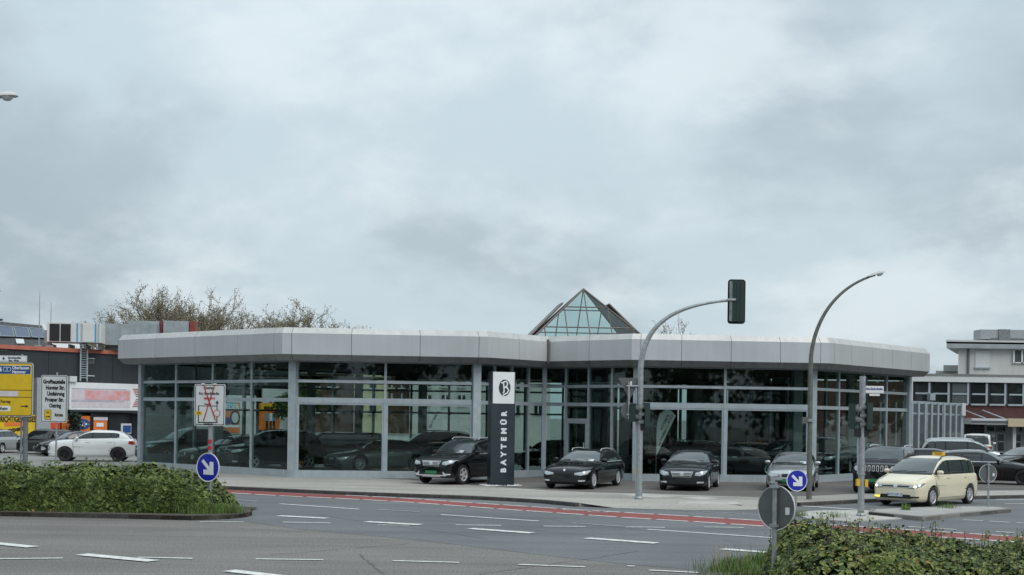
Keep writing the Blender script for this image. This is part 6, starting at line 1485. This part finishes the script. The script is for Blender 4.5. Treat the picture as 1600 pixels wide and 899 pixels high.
    cv = [(x0 + (x1 - x0) * i / nx, y0 + (y1 - y0) * j / ny, ch_(x0 + (x1 - x0) * i / nx, y0 + (y1 - y0) * j / ny)) for i in range(nx + 1) for j in range(ny + 1)]
    core.add(cv, [(i * (ny + 1) + j, (i + 1) * (ny + 1) + j, (i + 1) * (ny + 1) + j + 1, i * (ny + 1) + j + 1) for i in range(nx) for j in range(ny)]); core.build('twig_core', 'twig', t, True)
    return t
# left island hedge: kerb line gives its front
fl = G(0, 800, .13); fr2 = G(340, 805, .13); tipx = G(388, 800, .13).x
def hl(x, y):
    f0 = fl.y + (fr2.y - fl.y) * (x - fl.x) / (fr2.x - fl.x) + .42
    a = min(1, max(0, (y - f0) / .45)); b = min(1, max(0, (f0 + 3.6 - y) / .5)); c = min(1, max(0, (tipx - .80 - x) / 1.7))
    hh = 1.05 + .15 * noise.noise(Vector((x * .5, y * .5, 0))) + .15 * noise.noise(Vector((x * 1.6, y * 1.2, 5))) - .10 * max(0, min(1, (x - tipx + 3.6) / 2.5))
    return .1 + hh * (1 - (1 - a) ** 2.2) ** .6 * (1 - (1 - b) ** 2) ** .6 * (1 - (1 - c) ** 2.0) ** .6 if min(a, b, c) > 0 else 0
hedge('long leafy hedge on the planted island at left', hl, (-16.5, tipx - .3), (min(fl.y, fr2.y) + .3, fl.y + 4.2), 85000, .085, 5, spikes=150, pf=.55)
def hr(x, y):
    f_ = 3.42 + .175 * (y - 18); a = min(1, max(0, (x - f_) / .55)); b = min(1, max(0, (22.3 - y) / 1.0)); c = min(1, max(0, (y - 15.2) / .8))
    hh = .92 + .13 * noise.noise(Vector((x * .7, y * .6, 9))) + .08 * noise.noise(Vector((x * 2.1, y * 2.0, 2))) - .26 * (x - 4.2) / 6 + .16 * math.exp(-((x - 4.5) / .8) ** 2)
    return .1 + hh * (1 - (1 - a) ** 2) ** .6 * (1 - (1 - b) ** 2) ** .6 * (1 - (1 - c) ** 2) ** .6 if min(a, b, c) > 0 else 0
hedge('dense leafy hedge in the lower right foreground', hr, (2.9, 11.2), (15.2, 22.3), 120000, .052, 8, spikes=480, flank='x', pf=.16, mats=('leaf_a', 'leaf_b', 'leaf_e', 'leaf_d'), wts=(.44, .30, .26, 0))
def grass_patch(label, pts, n, hmin, hmax, seed, m='grass', w_=.006):
    random.seed(seed); vs, fs = [], []
    for i in range(n):
        c, sp_ = random.choice(pts); x, y = random.gauss(c.x, sp_), random.gauss(c.y, sp_ * .7); h = random.uniform(hmin, hmax); a = random.uniform(0, 6.28); l_ = random.uniform(.1, .6) * h
        dx, dy = math.cos(a), math.sin(a); o = len(vs)
        vs += [(x - dy * w_, y + dx * w_, c.z), (x + dy * w_, y - dx * w_, c.z), (x + dx * l_ * .4 + dy * w_ * .7, y + dy * l_ * .4 - dx * w_ * .7, c.z + h * .65), (x + dx * l_ * .4 - dy * w_ * .7, y + dy * l_ * .4 + dx * w_ * .7, c.z + h * .65), (x + dx * l_, y + dy * l_, c.z + h)]
        fs += [(o, o + 1, o + 2, o + 3), (o + 3, o + 2, o + 4)]
    return tag(raw('grass', vs, fs, [0] * len(fs), [m], None), label, 'grass', kind='stuff')
grass_patch('long grass at the foot of the right hedge', [(G(1150, 893, .12), .28), (G(1175, 888, .12), .25), (G(1205, 880, .12), .2), (G(1190, 905, .12), .35), (G(1240, 905, .12), .3)], 2600, .10, .30, 21)
grass_patch('dry seed stalks beside the right hedge', [(G(1130, 890, .12), .2), (G(1150, 893, .12), .25)], 60, .35, .62, 22, 'bud', .004)
grass_patch('grass along the kerb of the left hedge island', [(G(300 + 12 * k, 802.3 - .25 * k, .13), .22) for k in range(6)] + [(G(120, 799.5, .13), .15), (G(200, 800.5, .13), .15)], 2600, .08, .30, 23)
grass_patch('weeds growing on the small traffic island', [(G(1417, 797, .13), .09), (G(1415, 796.5, .13), .06), (G(1250, 806, .04), .12), (G(1300, 808, .04), .25), (G(1480, 794, .13), .15)], 420, .05, .22, 24)
grass_patch('weeds at the foot of the showroom corner pillar', [(G(455, 743.2, SITE), .10)], 120, .1, .3, 25)
# bare-branched trees just coming into bud
def tree(label, base, H, spread, seed, nbud=5200, mats=('bud', 'bud_dark'), levels=6, lean=0.0, bud=.16, group=None):
    rnd = random.Random(seed); t = thing('tree', label, 'tree', base, 0, group); br = MB(); tips = []; segs = []
    def grow(p, d, L_, r, lv):
        n = 3; q = p; pts = [p]
        for i in range(n):
            d = (d + Vector((rnd.gauss(0, .13), rnd.gauss(0, .13), rnd.gauss(.03, .09)))).normalized(); q = q + d * L_ / n; pts.append(q)
        br.tube(pts, [r * (1 - .35 * i / n) for i in range(n + 1)], 6 if lv < 2 else 3, caps=False)
        if lv >= 3: segs.append((pts, lv))
        if lv >= levels: tips.append(q); return
        k = 3 if lv < 3 else rnd.choice((2, 3))
        if lv == 0: k = 5
        for i in range(k):
            a = rnd.uniform(0, 6.28); tilt = rnd.uniform(.35, .85) * spread
            ax = d.orthogonal().normalized(); ax.rotate(Matrix.Rotation(a + i * 6.28 / k, 3, d)); nd = (d * math.cos(tilt) + ax * math.sin(tilt) + Vector((0, 0, .12))).normalized()
            grow(pts[-1 - (i % 2) * (1 if lv else 0)], nd, L_ * rnd.uniform(.62, .86), r * .60, lv + 1)
    grow(Vector((0, 0, -.1)), Vector((lean, 0, 1)).normalized(), H * .30, H * .018 + .04, 0)
    br.build('trunk', 'bark', t, recalc=False)
    vs, fs, ms = [], [], []
    for i in range(nbud):
        pts, lv = rnd.choice(segs); a = rnd.randint(0, len(pts) - 2); p = pts[a].lerp(pts[a + 1], rnd.random()) + Vector((rnd.gauss(0, .12), rnd.gauss(0, .12), rnd.gauss(0, .12)))
        leaf(vs, fs, ms, p, Vector((rnd.gauss(0, 1), rnd.gauss(0, 1), rnd.gauss(0, 1))), bud * rnd.uniform(.5, 1.3), 0 if rnd.random() < .62 else 1, rnd.uniform(0, 6.28))
    raw('crown', vs, fs, ms, mats, t); return t
def tree_at(label, px, top_y, d, seed, spread=1.0, nbud=2600, bud=.16, **k):
    p = AT(px, top_y, d); return tree(label, (p.x, d, SITE), (p.z - SITE) * 1.02, spread, seed, nbud, bud=bud, **k)
tg = 'budding trees behind the showroom'
for px, ty, d, sd, lab in ((205, 474, 150, 30, 'low budding tree at the left end of the row behind the ducts'), (352, 474, 150, 37, 'budding tree fourth from left, a little lower than its neighbours'), (468, 487, 152, 38, 'low budding tree near the right end of the row behind the roof'), (536, 497, 156, 39, 'smallest budding tree at the far right of the row'), (228, 459, 138, 31, 'leftmost of the tall budding trees behind the shop roof ducts'), (268, 462, 146, 32, 'tall budding tree second from left behind the showroom roof'), (318, 466, 140, 33, 'budding tree third from left behind the showroom roof'), (392, 489, 150, 34, 'small budding tree in the middle of the row behind the roof'), (440, 486, 146, 35, 'bushy budding tree second from right in the row behind the roof'), (498, 490, 150, 36, 'small budding tree just left of the smallest one in the row')):
    tree_at(lab, px, ty, d, sd, 1.0, group=tg, nbud=13000, bud=.11)
tree_at('lone budding tree behind the right foot of the glass pyramid', 1000, 505, 165, 41, 1.0, 1500)
tree_at('green tree seen through the glass beside the corner pillar', 466, 596, 104, 42, 1.0, 5200, .22, mats=('leaf_a', 'leaf_b'))
tree_at('dark tree top peeping out past the right end of the fascia', 1449, 578, 130, 43, 1.0, 3000, .2, mats=('bud_dark', 'bud_dark'))
# conifer standing just outside the left edge
cf = thing('conifer', 'dark conifer whose twig tips reach in at the left edge', 'tree', (XD(-52, 640, 70), 70, SITE)); vs, fs, ms = [], [], []; rc = random.Random(9); stx = MB()
stx.tube([(0, 0, 0), (0, 0, 12.3)], [.22, .04], 8)
for k in range(70):
    z = rc.uniform(2.5, 12); a = rc.uniform(0, 6.28); L_ = (12.6 - z) * .13 + .75 + rc.uniform(0, .35); tipp = Vector((math.cos(a) * L_, math.sin(a) * L_, z - .1)); stx.tube([(0, 0, z), tipp], [.04, .012], 4, caps=False)
    for j in range(70):
        p = Vector((0, 0, z)).lerp(tipp, rc.uniform(.25, 1.03)) + Vector((rc.gauss(0, .09), rc.gauss(0, .09), rc.gauss(0, .06))); leaf(vs, fs, ms, p, Vector((rc.gauss(0, 1), rc.gauss(0, 1), rc.gauss(0, 1))), rc.uniform(.06, .16), 0, rc.uniform(0, 6.28))
stx.build('trunk', 'bark', cf, recalc=False); raw('crown', vs, fs, ms, ['conifer'], cf)
pl_ = thing('potted_shrub', 'dark bushy plant before the orange panel of the shop', 'plant', tuple(S0 + SU * T(102) + SN * 1.2)[:2] + (SITE,)); vs, fs, ms = [], [], []; rc = random.Random(4)
for i in range(700):
    v = Vector((rc.gauss(0, .2), rc.gauss(0, .2), rc.uniform(.7, 2.4))); leaf(vs, fs, ms, v, Vector((rc.gauss(0, 1), rc.gauss(0, 1), rc.gauss(0, 1))), .2, 0, rc.uniform(0, 6.28))
raw('foliage', vs, fs, ms, ['conifer'], pl_); MB().lathe([(.3, 0), (.4, .7), (.36, .72), (.001, .68)], 'z', 16).build('pot', 'black', pl_, True)
print('objects', len(bpy.data.objects))

# ------------------------------------------------------------------ added unseen trees behind and beside the viewer, for the glass to reflect
def leafy(label, x, y, H, seed, group):
    rnd = random.Random(seed); t = thing('added_reflection_tree', label, 'tree', (x, y, 0), 0, group); m = MB(); m.tube([(0, 0, -.1), (.1, 0, H * .3), (0, .1, H * .8)], [.28, .22, .05], 8)
    vs, fs, ms = [], [], []
    for k in range(26):
        a = rnd.uniform(0, 6.28); r_ = rnd.uniform(.3, H * .30); c = Vector((math.cos(a) * r_, math.sin(a) * r_, rnd.uniform(H * .16, H * .95))); m.tube([(0, 0, c.z * .7), c], [.07, .02], 4, caps=False)
        for j in range(110):
            leaf(vs, fs, ms, c + Vector((rnd.gauss(0, H * .075), rnd.gauss(0, H * .075), rnd.gauss(0, H * .075))), Vector((rnd.gauss(0, 1), rnd.gauss(0, 1), rnd.gauss(0, 1))), rnd.uniform(.35, .8), 0 if rnd.random() < .5 else 1, rnd.uniform(0, 6.28))
    m.build('trunk', 'bark', t, recalc=False); raw('crown', vs, fs, ms, ['leaf_a', 'leaf_b'], t); return t
og = 'added trees outside the view for the glass to reflect'
for i, (x, y, H) in enumerate(((-46, -22, 13), (-36, -26, 15), (-26, -22, 14), (-16, -25, 15), (-7, -23, 13), (3, -26, 15), (12, -22, 14), (22, -25, 15), (33, -23, 13), (44, -26, 15),
        (-62, 36, 14), (-60, 46, 15), (-62, 55, 14), (-64, 64, 15), (-67, 74, 14), (-60, 26, 13), (-56, 14, 14), (46, 60, 13), (50, 70, 14), (60, 78, 13), (42, 48, 12), (66, 88, 14))):
    leafy('added leafy tree out of view, there to darken the showroom glass reflections', x, y, H, 100 + i, og)
print('objects', len(bpy.data.objects))
